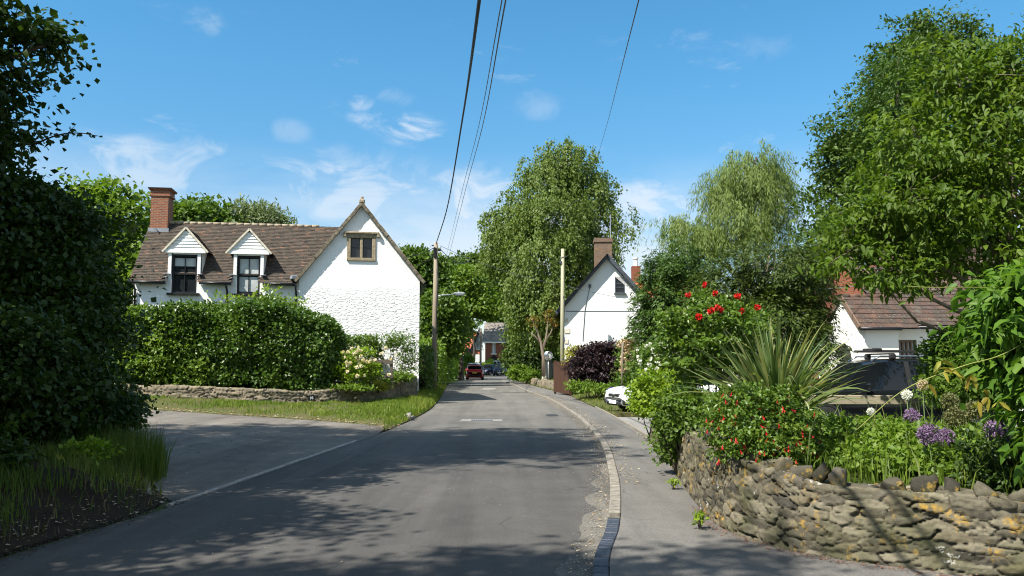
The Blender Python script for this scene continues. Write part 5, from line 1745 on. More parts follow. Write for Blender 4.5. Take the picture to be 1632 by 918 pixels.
# ================================================================== CARS
def car(label, loc, heading, paint, L=4.3, W=1.78, H=1.5, group=None, hood=.27, rear=.40, rails=False, suv=False, name='parked_car'):
    """x forward; stations along the length, section rings round"""
    root = thing(name, label, 'car', loc, heading, group)
    low = .30 if suv else .22
    wx = .28 if not suv else .27
    st = [  # x, low, belt, roof, half width scale, roof width scale
        (-.500, .42, .50 * H, .52 * H, .84, .78), (-.492, low + .06, .56 * H, .58 * H, .92, .82), (-.475, low + .02, .60 * H, .64 * H, .96, .84),
        (-.445, low, .62 * H, .72 * H, .985, .80), (-.40 if rear > .36 else -.36, low, .63 * H, .93 * H, 1.0, .76), (-.34, low, .63 * H, .975 * H, 1.0, .76), (-.22, low, .625 * H, .995 * H, 1.0, .77), (-.08, low, .62 * H, 1.0 * H, 1.0, .77),
        (.06, low, .615 * H, .985 * H, 1.0, .76), (.13, low, .61 * H, .945 * H, 1.0, .76), (.5 - hood, low, .60 * H, .635 * H, .995, .82), (.5 - hood + .05, low, .585 * H, .61 * H, .99, .84),
        (.40, low, .55 * H, .58 * H, .975, .82), (.455, low, .50 * H, .535 * H, .94, .80), (.482, low + .02, .45 * H, .475 * H, .88, .74), (.496, low + .06, .38 * H, .40 * H, .80, .66), (.502, low + .14, .33 * H, .345 * H, .72, .60)]
    rings = []
    hw = W / 2
    for (x, lo, be, ro, ws, rs) in st:
        w = hw * ws
        cab = ro - be > .12
        r5 = hw * rs * (1.02 if cab else 1.08)
        half = [(0, lo), (w * .86, lo), (w * .97, lo + .10), (w * 1.0, lo + (be - lo) * .55), (w * .965, be - .02), (w * .93, be), (r5, ro - (.05 if cab else .015)), (r5 * .86, ro - .004), (r5 * .45, ro + .008), (0, ro + .012)]
        ring = [(x * L, y, z) for y, z in half] + [(x * L, -y, z) for y, z in half[-2:0:-1]]
        rings.append(ring)
    nr = len(rings[0]); V = np.array(rings).reshape(-1, 3)
    body, gl, wsn, rw = [], [], [], []
    for i in range(len(st) - 1):
        for j in range(nr):
            f = (i * nr + j, i * nr + (j + 1) % nr, (i + 1) * nr + (j + 1) % nr, (i + 1) * nr + j)
            jj = j if j < 9 else nr - 1 - j
            if 4 <= i <= 9 and jj == 5 and not (i == 9 and False): gl.append(f)
            elif i == 9 and jj in (6, 7, 8): wsn.append(f)
            elif i == 3 and jj in (6, 7, 8): rw.append(f)
            else: body.append(f)
    body.append(tuple(range(nr))); body.append(tuple((len(st) - 1) * nr + j for j in range(nr))[::-1])

    def part(nm, fs, mat, par=root, grow=0.0):
        used = sorted({k for f in fs for k in f}); mp = {k: n for n, k in enumerate(used)}
        mb = MB(); mb.add(V[used], [tuple(mp[k] for k in f) for f in fs]); return mb.build(nm, mat, par, True)
    bd = part('body', body, paint)
    part('side_window', [f for f in gl if f[0] % nr < nr // 2], M['carglass']); part('side_window', [f for f in gl if f[0] % nr >= nr // 2], M['carglass']); part('windscreen', wsn, M['carglass']); part('rear_window', rw, M['carglass'])
    # pillars
    for sg in (-1, 1):
        for x in (-.05, -.24):
            mb = MB(); mb.bar((x * L, sg * hw * .94, .62 * H), (x * L + .02, sg * hw * .79, .96 * H), .09, .025, (0, sg, .3))
            mb.build('pillar', M['blackcar'] if paint is not M['blackcar'] else M['plastic'], root)
    rr = .36 if suv else .325
    for sx in (-wx, wx + .03):
        for sg in (-1, 1):
            x = sx * L
            mb = MB(); mb.lathe([(rr * .62, -.11), (rr * .95, -.115), (rr, -.08), (rr, .08), (rr * .95, .115), (rr * .62, .11)], (0, 0, 0), 24, 'y')
            wh = mb.build('wheel', M['rubber'], root, True); wh.location = (x, sg * (hw - .085), rr)
            mb = MB(); mb.lathe([(0, .055), (rr * .2, .07), (rr * .24, .05), (rr * .62, .10), (rr * .66, .118)] if sg > 0 else [(0, -.055), (rr * .2, -.07), (rr * .24, -.05), (rr * .62, -.10), (rr * .66, -.118)], (0, 0, 0), 24, 'y')
            for k in range(5):
                t = k * 2 * math.pi / 5
                mb.bar((.04 * math.cos(t), sg * .09, .04 * math.sin(t)), (rr * .6 * math.cos(t), sg * .112, rr * .6 * math.sin(t)), .05, .02, (0, 1, 0))
            mb.build('rim', M['rim'], wh)
            mb = MB()   # dark arch
            t = np.linspace(R(-15), R(195), 16)
            for r0_, r1_ in ((rr + .01, rr + .055),):
                vs = [(x + r * math.cos(q), sg * (hw * 1.0 + .004), rr + r * math.sin(q)) for q in t for r in (r0_, r1_)]
                vs2 = [(p[0], sg * (hw - .14), p[2]) for p in vs]
                k = len(t)
                mb.add(vs, [(2 * i, 2 * i + 1, 2 * i + 3, 2 * i + 2) for i in range(k - 1)])
                mb.add(vs + vs2, [(2 * i + 1, 2 * i + 3, 2 * k + 2 * i + 3, 2 * k + 2 * i + 1) for i in range(k - 1)])
            mb.build('wheel_arch', M['plastic'], root)
    for sg in (-1, 1):
        mb = MB(); mb.box((.455 * L, sg * hw * .74, .455 * H), (.24, .30, .12), -sg * R(32), bev=.04); mb.build('headlight', M['lampglass'], root)
        mb = MB(); mb.box((.470 * L, sg * hw * .66, .25 * H), (.22, .34, .15), -sg * R(22), bev=.03); mb.build('air_intake', M['plastic'], root)
        mb = MB(); mb.box((-.478 * L, sg * hw * .80, .60 * H), (.10, .24, .24), sg * R(22), bev=.04); mb.build('tail_lamp', M['taillamp'], root)
        mb = MB(); mb.box((.14 * L, sg * (hw + .10), .66 * H), (.12, .20, .13), bev=.04); mb.build('door_mirror', paint, root)
    mb = MB(); mb.box((.490 * L, 0, .36 * H), (.09, .86, .20), bev=.03); gl_ = mb.build('grille', M['plastic'], root)
    mb = MB()
    for z in (.33, .365, .40): mb.box((.490 * L + .048, 0, z * H), (.012, .80, .018))
    mb.lathe([(.075, .0), (.085, .012), (.06, .02)], (.490 * L + .045, 0, .365 * H), 16, 'x'); mb.build('badge_bar', M['chrome'], gl_)
    mb = MB(); mb.box((.494 * L, 0, .215 * H), (.08, 1.1, .14), bev=.03); mb.build('bumper', M['plastic'], root)
    mb = MB(); mb.box((.502 * L + .03, 0, .245 * H), (.015, .52, .11)); mb.build('number_plate', M['plate'], root)
    mb = MB(); mb.box((-.503 * L, 0, .47 * H), (.02, .52, .11)); mb.build('number_plate', M['yplate'], root)
    mb = MB(); mb.box((-.496 * L, 0, .27 * H), (.08, W * .80, .16), bev=.04); mb.build('bumper', M['plastic'], root)
    if rails:
        for sg in (-1, 1):
            mb = MB(); mb.tube([(-.32 * L, sg * hw * .66, H * .985), (-.28 * L, sg * hw * .66, H + .05), (.05 * L, sg * hw * .66, H + .05), (.09 * L, sg * hw * .66, H * .97)], .018, 6); mb.build('roof_rail', M['chrome'], root, True)
        for x in (-.20, .0):
            mb = MB(); mb.bar((x * L, -hw * .72, H + .10), (x * L, hw * .72, H + .10), .07, .03)
            for sg in (-1, 1): mb.box((x * L, sg * hw * .68, H + .045), (.12, .10, .11), bev=.02)
            mb.build('roof_bar', M['plastic'], root)
        for sg in (-1, 0):
            mb = MB(); mb.bar((-.27 * L, sg * .45 + .1, H + .15), (.08 * L, sg * .45 + .1, H + .15), .14, .03); mb.tube([(-.27 * L, sg * .45 + .1, H + .17), (.08 * L, sg * .45 + .1, H + .17)], .018, 6)
            mb.box((.02 * L, sg * .45 + .1, H + .19), (.18, .16, .07), bev=.02); mb.build('cycle_carrier', M['plastic'], root)
    return root


car('red hatchback parked against the hedge, seen from behind', (-3.95, 86.5, 0), R(91), M['redpaint'], 4.2, 1.78, 1.55)
car('silver car half hidden in front of the red hatchback', (-4.35, 93.5, 0), R(91), M['silverpaint'], 4.4, 1.8, 1.78)
car('dark blue off road car with roof rails parked facing the viewer', (-1.55, 116.5, 0), R(-96), M['navypaint'], 4.7, 1.95, 1.80, suv=True, rails=False)
car('dark blue car half hidden behind the off road car', (-3.3, 119.0, 0), R(-120), M['navypaint'], 4.3, 1.8, 1.62)
nose = at(978, 640, 26.3); hd_ = R(198)
cl = 4.6
car('white saloon with its nose poking out from behind the lime green shrub', (nose[0] - math.cos(hd_) * cl / 2, nose[1] - math.sin(hd_) * cl / 2, .05), hd_, M['whitepaint'], cl, 1.82, 1.42)
car('black estate car with roof bars parked behind the rail fence', (7.75, 17.0, .12), R(178), M['blackcar'], 4.75, 1.82, 1.60, rails=True)

# ================================================================== TREES AND SHRUBS, LEFT
maple = [pb(30, 400, 11.5, 78, 96, 2.0), pb(50, 530, 11.2, 72, 90, 2.0), pb(25, 330, 11.3, 62, 46, 1.4), pb(-80, 400, 11, 120, 170, 2.4), pb(60, 605, 10.8, 60, 40, 1.6), pb(-70, 560, 10, 110, 110, 1.8), pb(85, 470, 11.6, 48, 80, 1.2), pb(90, 345, 11.6, 30, 26, .6)]
tree('maple_tree', 'dense dark maple growing low over the shaded bank', 'tree', (-9.2, 11.3, .7), maple, 1500, 95, .088, .076, M['L_dark'], M['bark'], .2, 41, spread=.26, twigs=120, surf=(.35, 1.0), lump=.42)
over = [(-7.2, 10.3, 10.8, 3.0, 2.9, 2.3), (-7.9, 12.2, 11.4, 2.7, 2.4, 2.2), (-8.8, 8.2, 8.6, 2.0, 2.0, 2.0), (-11.8, 13.0, 10.2, 3.0, 3.0, 2.6), (-11.0, 9.6, 11.5, 3.0, 3.0, 2.4), pb(15, 40, 8.6, 46, 46, .8), pb(66, 60, 8.6, 20, 22, .4), pb(-10, 130, 8.6, 34, 50, .6), pb(-70, 190, 9, 60, 120, 1.0), pb(15, 205, 10, 24, 18, .4)]
tree('sycamore_tree', 'tall sycamore whose dark branches hang into the sky above the maple', 'tree', (-9.6, 8.0, .8), over, 2300, 80, .088, .076, M['L_dark'], M['bark'], .32, 42, spread=.17, twigs=140, surf=(.4, 1.0), lump=.4)
tree('lime_tree', 'shady tree on the bank behind the viewer', 'tree', (-8.6, .5, .7), [(-6.4, .4, 10.2, 2.4, 1.25, 1.7), (-8.5, -1, 8, 3, 3, 2.5), (-5.2, -1.4, 9.2, 2.4, 1.6, 1.4), (-9.8, 3.0, 6.5, 2.2, 2.4, 2.4), (-7.4, 2.4, 5.0, 1.3, 1.6, 1.6), (-8.9, 4.4, 8.0, 1.9, 2.0, 1.7), (-7.6, 5.6, 6.0, 1.4, 1.6, 1.2)], 1150, 60, .13, .12, M['L_dark'], M['bark'], .3, 43, spread=.3)
tree('lime_tree', 'big tree up the bank that keeps the maple in shade', 'tree', (-14, 6, .9), [(-13.5, 6, 7.5, 4, 4, 3.2), (-12, 3, 6, 3, 3, 3), (-15, 9, 6, 3.5, 3.5, 3.5), (-13, 10, 8.5, 3, 3, 2.5)], 600, 45, .22, .2, M['L_dark'], M['bark'], .35, 44, spread=.4)

# a bare twig of the sycamore against the sky, and weeds over the bank
tw = [o for o in bpy.data.objects if o.name == 'sycamore_tree'][0]
b = np.array(tw.location); mb = MB()
tl = smooth_line([at(50, 232, 9.6), at(90, 216, 9.3), at(125, 212, 9.1), at(158, 217, 9.0)], 6) - b
t2 = smooth_line([at(105, 215, 9.2), at(115, 205, 9.2), at(122, 197, 9.2)], 4) - b
mb.tube(tl, np.linspace(.012, .003, len(tl)), 5)
mb.tube(t2, np.linspace(.005, .002, len(t2)), 4)
mb.build('twig', M['bark'], tw, True)
rg = np.random.default_rng(48)
P = np.concatenate([tl[6:][rg.integers(0, len(tl) - 6, 26)], t2[rg.integers(1, len(t2), 7)]])
V, F, per = leaf_arrays(P, rg.normal(size=(len(P), 3)) + np.array((0, 0, -.7)), rg.normal(size=(len(P), 3)), .06, .035, .1)
raw_mesh('twig_leaves', V, F, np.repeat(rg.uniform(0, 1, len(P)), per), M['L_dark'], tw)
for k, (x_, y_, r_, h_, mt, ls, lab) in enumerate((
    (-5.6, 8.6, .42, .34, 'L_dark', .11, 'clump of broad leaved weeds lowest on the shaded bank'),
    (-6.6, 9.8, .6, .55, 'L_mid', .09, 'nettle clump under the maple on the shaded bank'),
    (-5.3, 10.2, .28, .25, 'L_lime', .08, 'pale weed beside the short kerb at the lane corner'),
    (-7.6, 8.2, .7, .6, 'L_dark', .10, 'dark leafy bramble at the left of the shaded bank'),
    (-6.0, 7.3, .35, .22, 'L_mid', .12, 'flat dock leaves nearest the viewer on the bank'))):
    z_ = float(bank_h(np.array([[x_, y_]]))[0])
    shrub('weed', lab, 'weed', (x_, y_, z_ - .03), [(x_, y_, z_ + h_ * .45, r_, r_, h_ * .55)], int(70 * r_ / .4), 14, ls, ls * .5, M[mt], 300 + k, spread=.08, stems=8)

shrub('undergrowth', 'dark leafy undergrowth filling the shade between the maple and the bank grass', 'shrub', (-7.6, 11.6, .55), [pb(50, 660, 11.0, 80, 40, .9), pb(140, 650, 12.2, 56, 38, .8), pb(-40, 670, 10.5, 80, 50, .9), pb(185, 655, 13.0, 36, 30, .6)], 620, 34, .08, .055, M['L_dark'], 310, spread=.12, stems=16)

# bright thicket beside the house
tree('hazel_tree', 'bright green hazel thicket standing left of the brick chimney', 'tree', (-19.0, 36.5, .9), [pb(170, 360, 36, 62, 75), pb(120, 400, 36, 70, 90), pb(205, 440, 35, 32, 80), pb(160, 480, 34, 60, 60), pb(70, 420, 36, 70, 90)], 700, 40, .26, .19, M['L_bright'], M['bark'], .22, 51, spread=.42, twigs=60)
tree('ash_tree', 'dark green round tree behind the brick chimney', 'tree', (at(290, 400, 52)[0], 52, 0), [pb(290, 350, 52, 35, 28), pb(275, 380, 52, 40, 50), pb(325, 345, 54, 34, 24), pb(345, 370, 54, 34, 30)], 420, 34, .34, .26, M['L_mid'], M['bark'], .25, 52, spread=.55)
tree('eucalyptus_tree', 'blue grey feathery tree behind the tiled ridge', 'tree', (at(410, 400, 56)[0], 56, 0), [pb(405, 340, 56, 34, 16), pb(420, 358, 56, 40, 18), pb(380, 358, 56, 26, 14), pb(440, 352, 56, 18, 8)], 260, 26, .42, .12, M['L_blue'], M['bark'], .2, 53, spread=.5)

# hedge and garden plants of the left house
hedge('hedge', 'broad dark clipped hedge in front of the white cottage', (-10.5, 29.9, .7), [(-15.2, 29.4), (-12, 29.3), (-9.5, 29.6), (-7.5, 30.3)], 2.4, 2.95, 80000, .125, .09, M['L_hedge'], 61, rough=.28, z0=.62, topfn=lambda t: 2.72 + .25 * np.sin(np.asarray(t) * 2.6) + .07 * np.sin(np.asarray(t) * 17) + .05 * np.sin(np.asarray(t) * 41))
shrub('shrub', 'pale green rambling shrub at the left end of the big hedge', 'shrub', (-14.6, 28.7, .8), [pb(215, 525, 28.6, 45, 45, .8), pb(265, 545, 28.4, 40, 45, .7), pb(225, 590, 28.2, 40, 30, .6), pb(300, 590, 28.3, 35, 30, .5)], 300, 34, .13, .09, M['L_bright'], 62, spread=.17)
shrub('climbing_rose', 'thin climbing shoots rising above the hedge against the white wall', 'climber', (-10.2, 31.6, 1.0), [pb(400, 480, 31.6, 50, 12, .3), pb(430, 466, 31.6, 20, 16, .2), pb(345, 475, 31.6, 14, 14, .2), pb(470, 485, 31.6, 22, 14, .3)], 120, 7, .12, .08, M['L_lime'], 63, spread=.13, stems=16)
roses, rc = shrub('rose_bush', 'rambling rose covered in cream flowers at the end of the hedge', 'rose bush', (-6.0, 29.8, .65), [pb(572, 568, 29.7, 28, 15, .4), pb(560, 590, 29.7, 26, 20, .4), pb(592, 590, 29.7, 14, 16, .3)], 110, 26, .09, .065, M['L_lime'], 64, spread=.14)


def bloom(r, rng, n=22):
    d = norm(rng.normal(size=(n, 3)))
    V, F, per = leaf_arrays(d * r * .25, norm(d + rng.normal(size=(n, 3)) * .3), norm(rng.normal(size=(n, 3)) + d), r * .9, r * .9, .25)
    return V, F, np.repeat(rng.uniform(0, 1, n), per)


def add_blooms(root, pts, r, mat, seed, name='flower', k=3):
    rng = np.random.default_rng(seed)
    protos = []
    base = np.array(root.location)
    for i, p in enumerate(pts):
        if i < k:
            V, F, rn = bloom(r, rng); o = raw_mesh(name, V, F, rn, mat, root); protos.append(o)
        else:
            o = protos[i % k].copy(); COL.objects.link(o); o.parent = root
        o.location = tuple(np.array(p) - base); s = rng.uniform(.75, 1.2); o.scale = (s, s, s); o.rotation_euler = (rng.uniform(0, 6), rng.uniform(0, 6), 0)


rgb = np.random.default_rng(65)
add_blooms(roses, [at(rgb.normal(572, 18), rgb.uniform(553, 600), rgb.uniform(29.1, 29.4)) for _ in range(34)], .065, M['creamp'], 66)
hedge('hedge', 'low bright hedge below the white gable wall', (-6.9, 33, 1.0), [(-8.3, 32.8), (-6.9, 33.0), (-5.9, 33.2)], 1.1, 1.75, 6500, .12, .085, M['L_mid'], 67, z0=.95, rough=.2)
shrub('shrub', 'loose light green shrub against the corner of the white gable', 'shrub', (-4.75, 33.0, 1.0), [pb(640, 548, 33, 26, 20, .5), pb(650, 575, 32.8, 14, 26, .4), pb(625, 545, 33, 18, 13, .4)], 120, 20, .12, .05, M['L_mid'], 68, spread=.16)
shrub('ground_cover', 'leafy plants under the grey rail fence by the low wall', 'plant', (-5.4, 30.3, .66), [pb(600, 610, 30.6, 34, 8, .4), pb(560, 620, 29.4, 40, 6, .4), pb(640, 602, 32, 20, 8, .4)], 130, 26, .11, .07, M['L_bright'], 69, spread=.11)
shrub('shrub', 'small yellowish bush trailing over the corner of the low wall', 'shrub', (-5.05, 30.25, .6), [pb(605, 622, 30.1, 10, 16, .3)], 50, 24, .08, .05, M['L_yellow'], 70, spread=.1)

# roadside hedges and woods beyond the house
hedge('hedge', 'dark clipped hedge at the foot of the brown utility pole', (-4.9, 44, .3), [(-4.75, 40), (-4.9, 44), (-5.3, 48)], 1.3, 2.2, 9000, .16, .11, M['L_hedge'], 71, z0=.25)
hedge('hedge', 'long sunlit hedge along the road between the pole and the red car', (-6, 62, .3), [(-5.6, 50), (-5.9, 58), (-6.4, 70), (-6.6, 84)], 1.9, 2.9, 12000, .24, .17, M['L_bright'], 72, z0=.2, rough=.22)
wl = [
    ('tall rounded tree rising behind the right slope of the white gable', 66, [(655, 425, 26, 32), (680, 450, 28, 50), (640, 470, 30, 60)], 'L_mid', .34, 480),
    ('dark tree close behind the lamp arm', 60, [(700, 500, 26, 42), (690, 530, 22, 32), (715, 520, 22, 50)], 'L_mid', .28, 420),
    ('hillside tree with a dark domed crown on the skyline', 120, [(755, 425, 30, 20), (730, 450, 34, 34), (775, 440, 28, 34)], 'L_ash', .6, 420),
    ('bright young tree leaning over the road', 82, [(735, 470, 34, 44), (760, 472, 28, 30), (745, 445, 26, 22), (722, 505, 22, 32), (778, 492, 26, 16)], 'L_bright', .32, 620),
    ('leafy tree above the red car', 92, [(725, 540, 16, 34), (712, 560, 14, 30), (735, 520, 20, 14)], 'L_mid', .32, 330),
    ('green tree filling the gap left of the birch', 145, [(785, 452, 24, 44), (800, 490, 26, 30), (770, 470, 24, 40)], 'L_mid', .6, 360),
    ('pale bushy tree behind the lamp on the hillside', 105, [(690, 440, 26, 30), (712, 432, 22, 22), (670, 470, 30, 40)], 'L_ash', .45, 380),
]
for i, (lab, Y_, bl, mt, ls, ns) in enumerate(wl):
    bx = at(bl[0][0], 580, Y_)
    tree('woodland_tree', lab, 'tree', (bx[0], Y_, 0), [pb(b[0], b[1], Y_, b[2], b[3]) for b in bl], ns, 34, ls, ls * .75, M[mt], M['bark'], .28, 81 + i, spread=ls * 1.5, group='trees along the wooded left side')
for i, (px, py, Y_, rx, ry, mt, lab) in enumerate(((745, 578, 122, 0, 0, None, ''),)): pass
hedge('hedge', 'clipped front hedge before the far pale blue house', (-5.5, 120, 0), [(-7.6, 118.6), (-5.6, 119.4), (-4.2, 120.4)], 1.2, 1.7, 5000, .22, .16, M['L_bright'], 91, z0=0)
shrub('shrub', 'round bright bush in front of the far pale blue house', 'shrub', (at(744, 590, 112)[0], 112, 0), [pb(744, 575, 112, 9, 12, .7)], 130, 24, .24, .18, M['L_bright'], 92, spread=.25)
shrub('shrub', 'small lime bush by the far bay windows', 'shrub', (at(783, 590, 122)[0], 122, 0), [pb(781, 578, 122, 4, 6, .5)], 40, 20, .2, .15, M['L_lime'], 93, spread=.2)

# ================================================================== BIRCH AND ITS NEIGHBOURS
birch = [pb(905, 262, 62, 44, 38), pb(870, 290, 61, 48, 42), pb(940, 305, 62, 42, 44), pb(820, 350, 61, 46, 44), pb(885, 350, 59, 60, 55), pb(955, 365, 61, 36, 45), pb(800, 400, 60, 32, 55), pb(860, 425, 58, 60, 65), pb(930, 420, 60, 46, 70),
         pb(848, 480, 58, 36, 50), pb(890, 500, 57.5, 50, 60), pb(868, 470, 57, 40, 50)]
birch = [(b[0], b[1], b[2], b[3], min(b[4], 3.0), b[5]) for b in birch]
tree('birch_tree', 'large weeping birch towering over the bend in the road', 'tree', (at(872, 600, 61)[0], 61, .5), birch, 1950, 52, .195, .135, M['L_birch'], M['birchbark'], .33, 101, style='hang', spread=.16, strand=1.5, surf=(.4, 1.05), lump=.5, twigs=140)
for i, (lab, Y_, bl, mt, ls, ns) in enumerate([
    ('dark ivy clad tree right beside the bend in the road', 74, [(828, 545, 18, 45), (820, 572, 11, 28), (838, 560, 22, 40), (832, 505, 18, 26)], 'L_ash', .26, 560),
    ('dark bushy tree under the birch branches', 70, [(862, 555, 28, 45), (850, 580, 24, 25), (880, 540, 22, 45)], 'L_dark', .24, 480)]):
    bx = at(bl[0][0], 605, Y_)
    tree('woodland_tree', lab, 'tree', (bx[0], Y_, .2), [pb(b[0], b[1], Y_, b[2], b[3]) for b in bl], ns, 34, ls, ls * .75, M[mt], M['bark'], .25, 111 + i, spread=ls * 1.4, group='trees under the birch')
shrub('shrub', 'bright bramble spilling onto the grass bank below the ivy clad tree', 'shrub', (at(830, 605, 66)[0], 66, .3), [pb(828, 595, 66, 15, 14, .9), pb(846, 598, 64, 14, 10, .7)], 130, 26, .2, .15, M['L_bright'], 113, spread=.22)
# pale pruned trunk
b0 = np.array((at(866, 600, 54)[0], 54, .6))
yt = thing('pollarded_tree', 'pale forked trunk with small rusty leaves behind the traffic mirror', 'tree', tuple(b0))
mb = MB(); rg = np.random.default_rng(12)
for pts, r in (([(866, 600), (866, 570), (862, 545), (855, 525), (849, 510)], (.13, .105, .09, .06, .04)), ([(864, 560), (870, 540), (873, 520), (872, 500)], (.09, .07, .05, .03)), ([(862, 548), (853, 536), (846, 530)], (.06, .04, .03)), ([(868, 545), (878, 530), (884, 512)], (.06, .04, .03))):
    mb.tube([at(x, y, 54) - b0 for x, y in pts], r, 8)
mb.build('trunk', M['palebark'], yt, True)
V, F, rn, _ = leaves([pb(850, 512, 54, 9, 9), pb(873, 503, 54, 10, 12), pb(884, 515, 54, 8, 8)], 34, 9, .17, .11, rg, spread=.15)
raw_mesh('crown', V - b0, F, rn, leafmat('rusty_leaves', (.06, .10, .02), (.11, .10, .025), (.22, .10, .03), .3), yt)

# ================================================================== RIGHT SIDE, MIDDLE DISTANCE
pc = at(952, 590, 37)
shrub('purple_shrub', 'dark purple leaved shrub spreading in front of the white gable house', 'shrub', (pc[0], 37, .1), [pb(955, 578, 37, 46, 34, 1.1), pb(932, 590, 36.6, 28, 30, .9), pb(982, 592, 36.6, 26, 28, .9), pb(962, 560, 37, 28, 20, .8)], 520, 36, .13, .075, M['L_purple'], 121, spread=.15, stems=10)
shrub('shrub', 'golden yellow bush between the brown fence and the purple shrub', 'shrub', (at(920, 600, 41)[0], 41, .1), [pb(920, 572, 41, 20, 22, .7)], 110, 30, .10, .07, M['L_yellow'], 122, spread=.14)
fs_, fc = shrub('flowering_shrub', 'shrub with faded cream blossom plumes behind the white saloon', 'shrub', (at(1003, 600, 31)[0], 31, .1), [pb(1003, 570, 31, 16, 40, .5), pb(996, 600, 31, 18, 24, .5)], 130, 22, .11, .06, M['L_mid'], 123, spread=.14)
rg = np.random.default_rng(124)
add_blooms(fs_, [at(rg.normal(1003, 9), rg.uniform(535, 590), 30.4) for _ in range(34)], .13, M['tanp'], 125)
fs_, fc = shrub('flowering_shrub', 'leafy bush dotted with flat white flower heads above the lime shrub', 'shrub', (at(1045, 600, 22)[0], 22, .1), [pb(1050, 570, 22, 44, 30, .7), pb(1035, 600, 21.6, 34, 24, .6), pb(1075, 590, 21.6, 30, 30, .6)], 250, 28, .10, .065, M['L_mid'], 126, spread=.14)
add_blooms(fs_, [at(rg.uniform(1015, 1085), rg.uniform(545, 600), 21.1) for _ in range(36)], .055, M['whitep'], 127)
shrub('plants', 'leafy weeds below the purple shrub by the brown fence', 'plant', (at(935, 615, 35.5)[0], 35.5, .12), [pb(925, 615, 35.5, 20, 7, .5), pb(960, 619, 34.5, 28, 5, .5), pb(985, 618, 33.5, 16, 6, .4)], 120, 22, .13, .07, M['L_bright'], 128, spread=.13)
mb_pts = [at(974, 620, 32), at(976, 623, 32), at(971, 622, 32.1)]
ir, _ = shrub('iris', 'violet flowers beside the nose of the white saloon', 'flower', (mb_pts[0][0], 32, .1), [(mb_pts[0][0], 32, .35, .15, .15, .25)], 18, 10, .2, .03, M['L_bright'], 129, spread=.06, stems=3)
add_blooms(ir, mb_pts, .08, M['bluep'], 130)
shrub('shrub', 'round lime green shrub hiding the back of the white saloon', 'shrub', (at(1042, 690, 16.6)[0], 16.6, .1), [pb(1050, 622, 16.6, 40, 36, .55), pb(1032, 640, 16.4, 22, 24, .4), pb(1068, 640, 16.2, 26, 30, .4)], 330, 32, .075, .05, M['L_lime'], 131, spread=.09)

tree('cypress_tree', 'soft green drooping cypress right of the white gable house', 'tree', (at(1055, 600, 30)[0], 30, .1), [pb(1066, 470, 30, 44, 62, 1.2), pb(1080, 430, 30, 36, 50, 1.1), pb(1048, 505, 30, 28, 40, .9), pb(1075, 540, 29.5, 50, 46, 1.3), pb(1100, 480, 30, 34, 70, 1.1), pb(1058, 425, 30, 18, 26, .6)], 1200, 34, .16, .055, M['L_conifer'], M['bark'], .2, 141, style='spray', spread=.05, strand=.62, surf=(.5, 1))
tree('yew_tree', 'broad yellow green yew with a bare cut top beyond the red roses', 'tree', (at(1225, 600, 21.5)[0], 21.5, .1), [pb(1225, 430, 21.5, 66, 55, 1.4), pb(1165, 470, 21.5, 46, 60, 1.2), pb(1280, 460, 21.5, 32, 54, 1.0), pb(1215, 510, 21, 80, 60, 1.6), pb(1150, 540, 21, 50, 50, 1.0), pb(1275, 540, 21, 34, 50, .8)], 1500, 34, .14, .045, M['L_yew'], M['palebark'], .22, 142, style='spray', spread=.045, strand=.62, surf=(.5, 1), twigs=60)
willow = [pb(1195, 285, 45, 52, 34), pb(1228, 300, 45, 34, 40), pb(1150, 300, 45, 32, 30), pb(1095, 365, 44, 34, 18), pb(1180, 350, 44, 46, 36), pb(1228, 360, 45, 30, 40), pb(1070, 356, 44, 18, 9), pb(1125, 385, 44, 36, 22), pb(1300, 425, 42, 24, 34), pb(1205, 258, 45, 30, 18)]
tree('willow_tree', 'pale grey green weeping willow above the cypress', 'tree', (at(1200, 600, 46)[0], 46, .1), willow, 1150, 46, .26, .042, M['L_willow'], M['bark'], .35, 143, style='hang', spread=.10, strand=2.0, surf=(.4, 1.05), lump=.5, twigs=110)
tree('ash_tree', 'tall dark ash rising behind the cherry at the right', 'tree', (at(1400, 600, 36)[0], 36, .1), [pb(1370, 260, 36, 70, 60), pb(1330, 330, 36, 50, 60), pb(1345, 230, 36, 45, 50), pb(1460, 90, 36, 66, 62), pb(1510, 60, 36, 50, 46), pb(1430, 150, 36, 50, 55), pb(1330, 400, 35, 55, 50), pb(1400, 200, 36, 60, 60), pb(1560, 120, 36, 70, 70), pb(1480, 230, 37, 90, 90), pb(1600, 230, 37, 90, 90), pb(1390, 430, 35, 50, 40), pb(1500, 380, 37, 90, 80)], 1500, 56, .21, .11, M['L_ash'], M['bark'], .4, 144, spread=.34, surf=(.45, 1.05), lump=.5, twigs=160)
tree('cypress_tree', 'dark narrow conifer in front of the tall ash', 'tree', (at(1430, 600, 32)[0], 32, .1), [pb(1430, 120, 32, 36, 60), pb(1425, 180, 32, 48, 60), pb(1440, 260, 32, 55, 80), pb(1440, 350, 32, 60, 80)], 650, 32, .2, .06, M['L_conifer'], M['bark'], .25, 145, style='spray', spread=.05, strand=.8)
cherry = [pb(1480, 250, 13, 110, 80, 1.4), pb(1560, 180, 13, 95, 90, 1.3), pb(1440, 330, 12.6, 110, 70, 1.4), pb(1560, 310, 13, 100, 90, 1.4), pb(1380, 360, 12.6, 56, 50, .8), pb(1500, 400, 12.8, 110, 52, 1.2), pb(1610, 400, 13, 70, 60, 1.0), pb(1510, 130, 13, 50, 80, .8), pb(1620, 110, 13, 70, 80, 1.0), pb(1700, 250, 13, 110, 160, 1.5), pb(1350, 410, 12.4, 40, 30, .6), pb(1430, 440, 12.5, 60, 36, .7)]
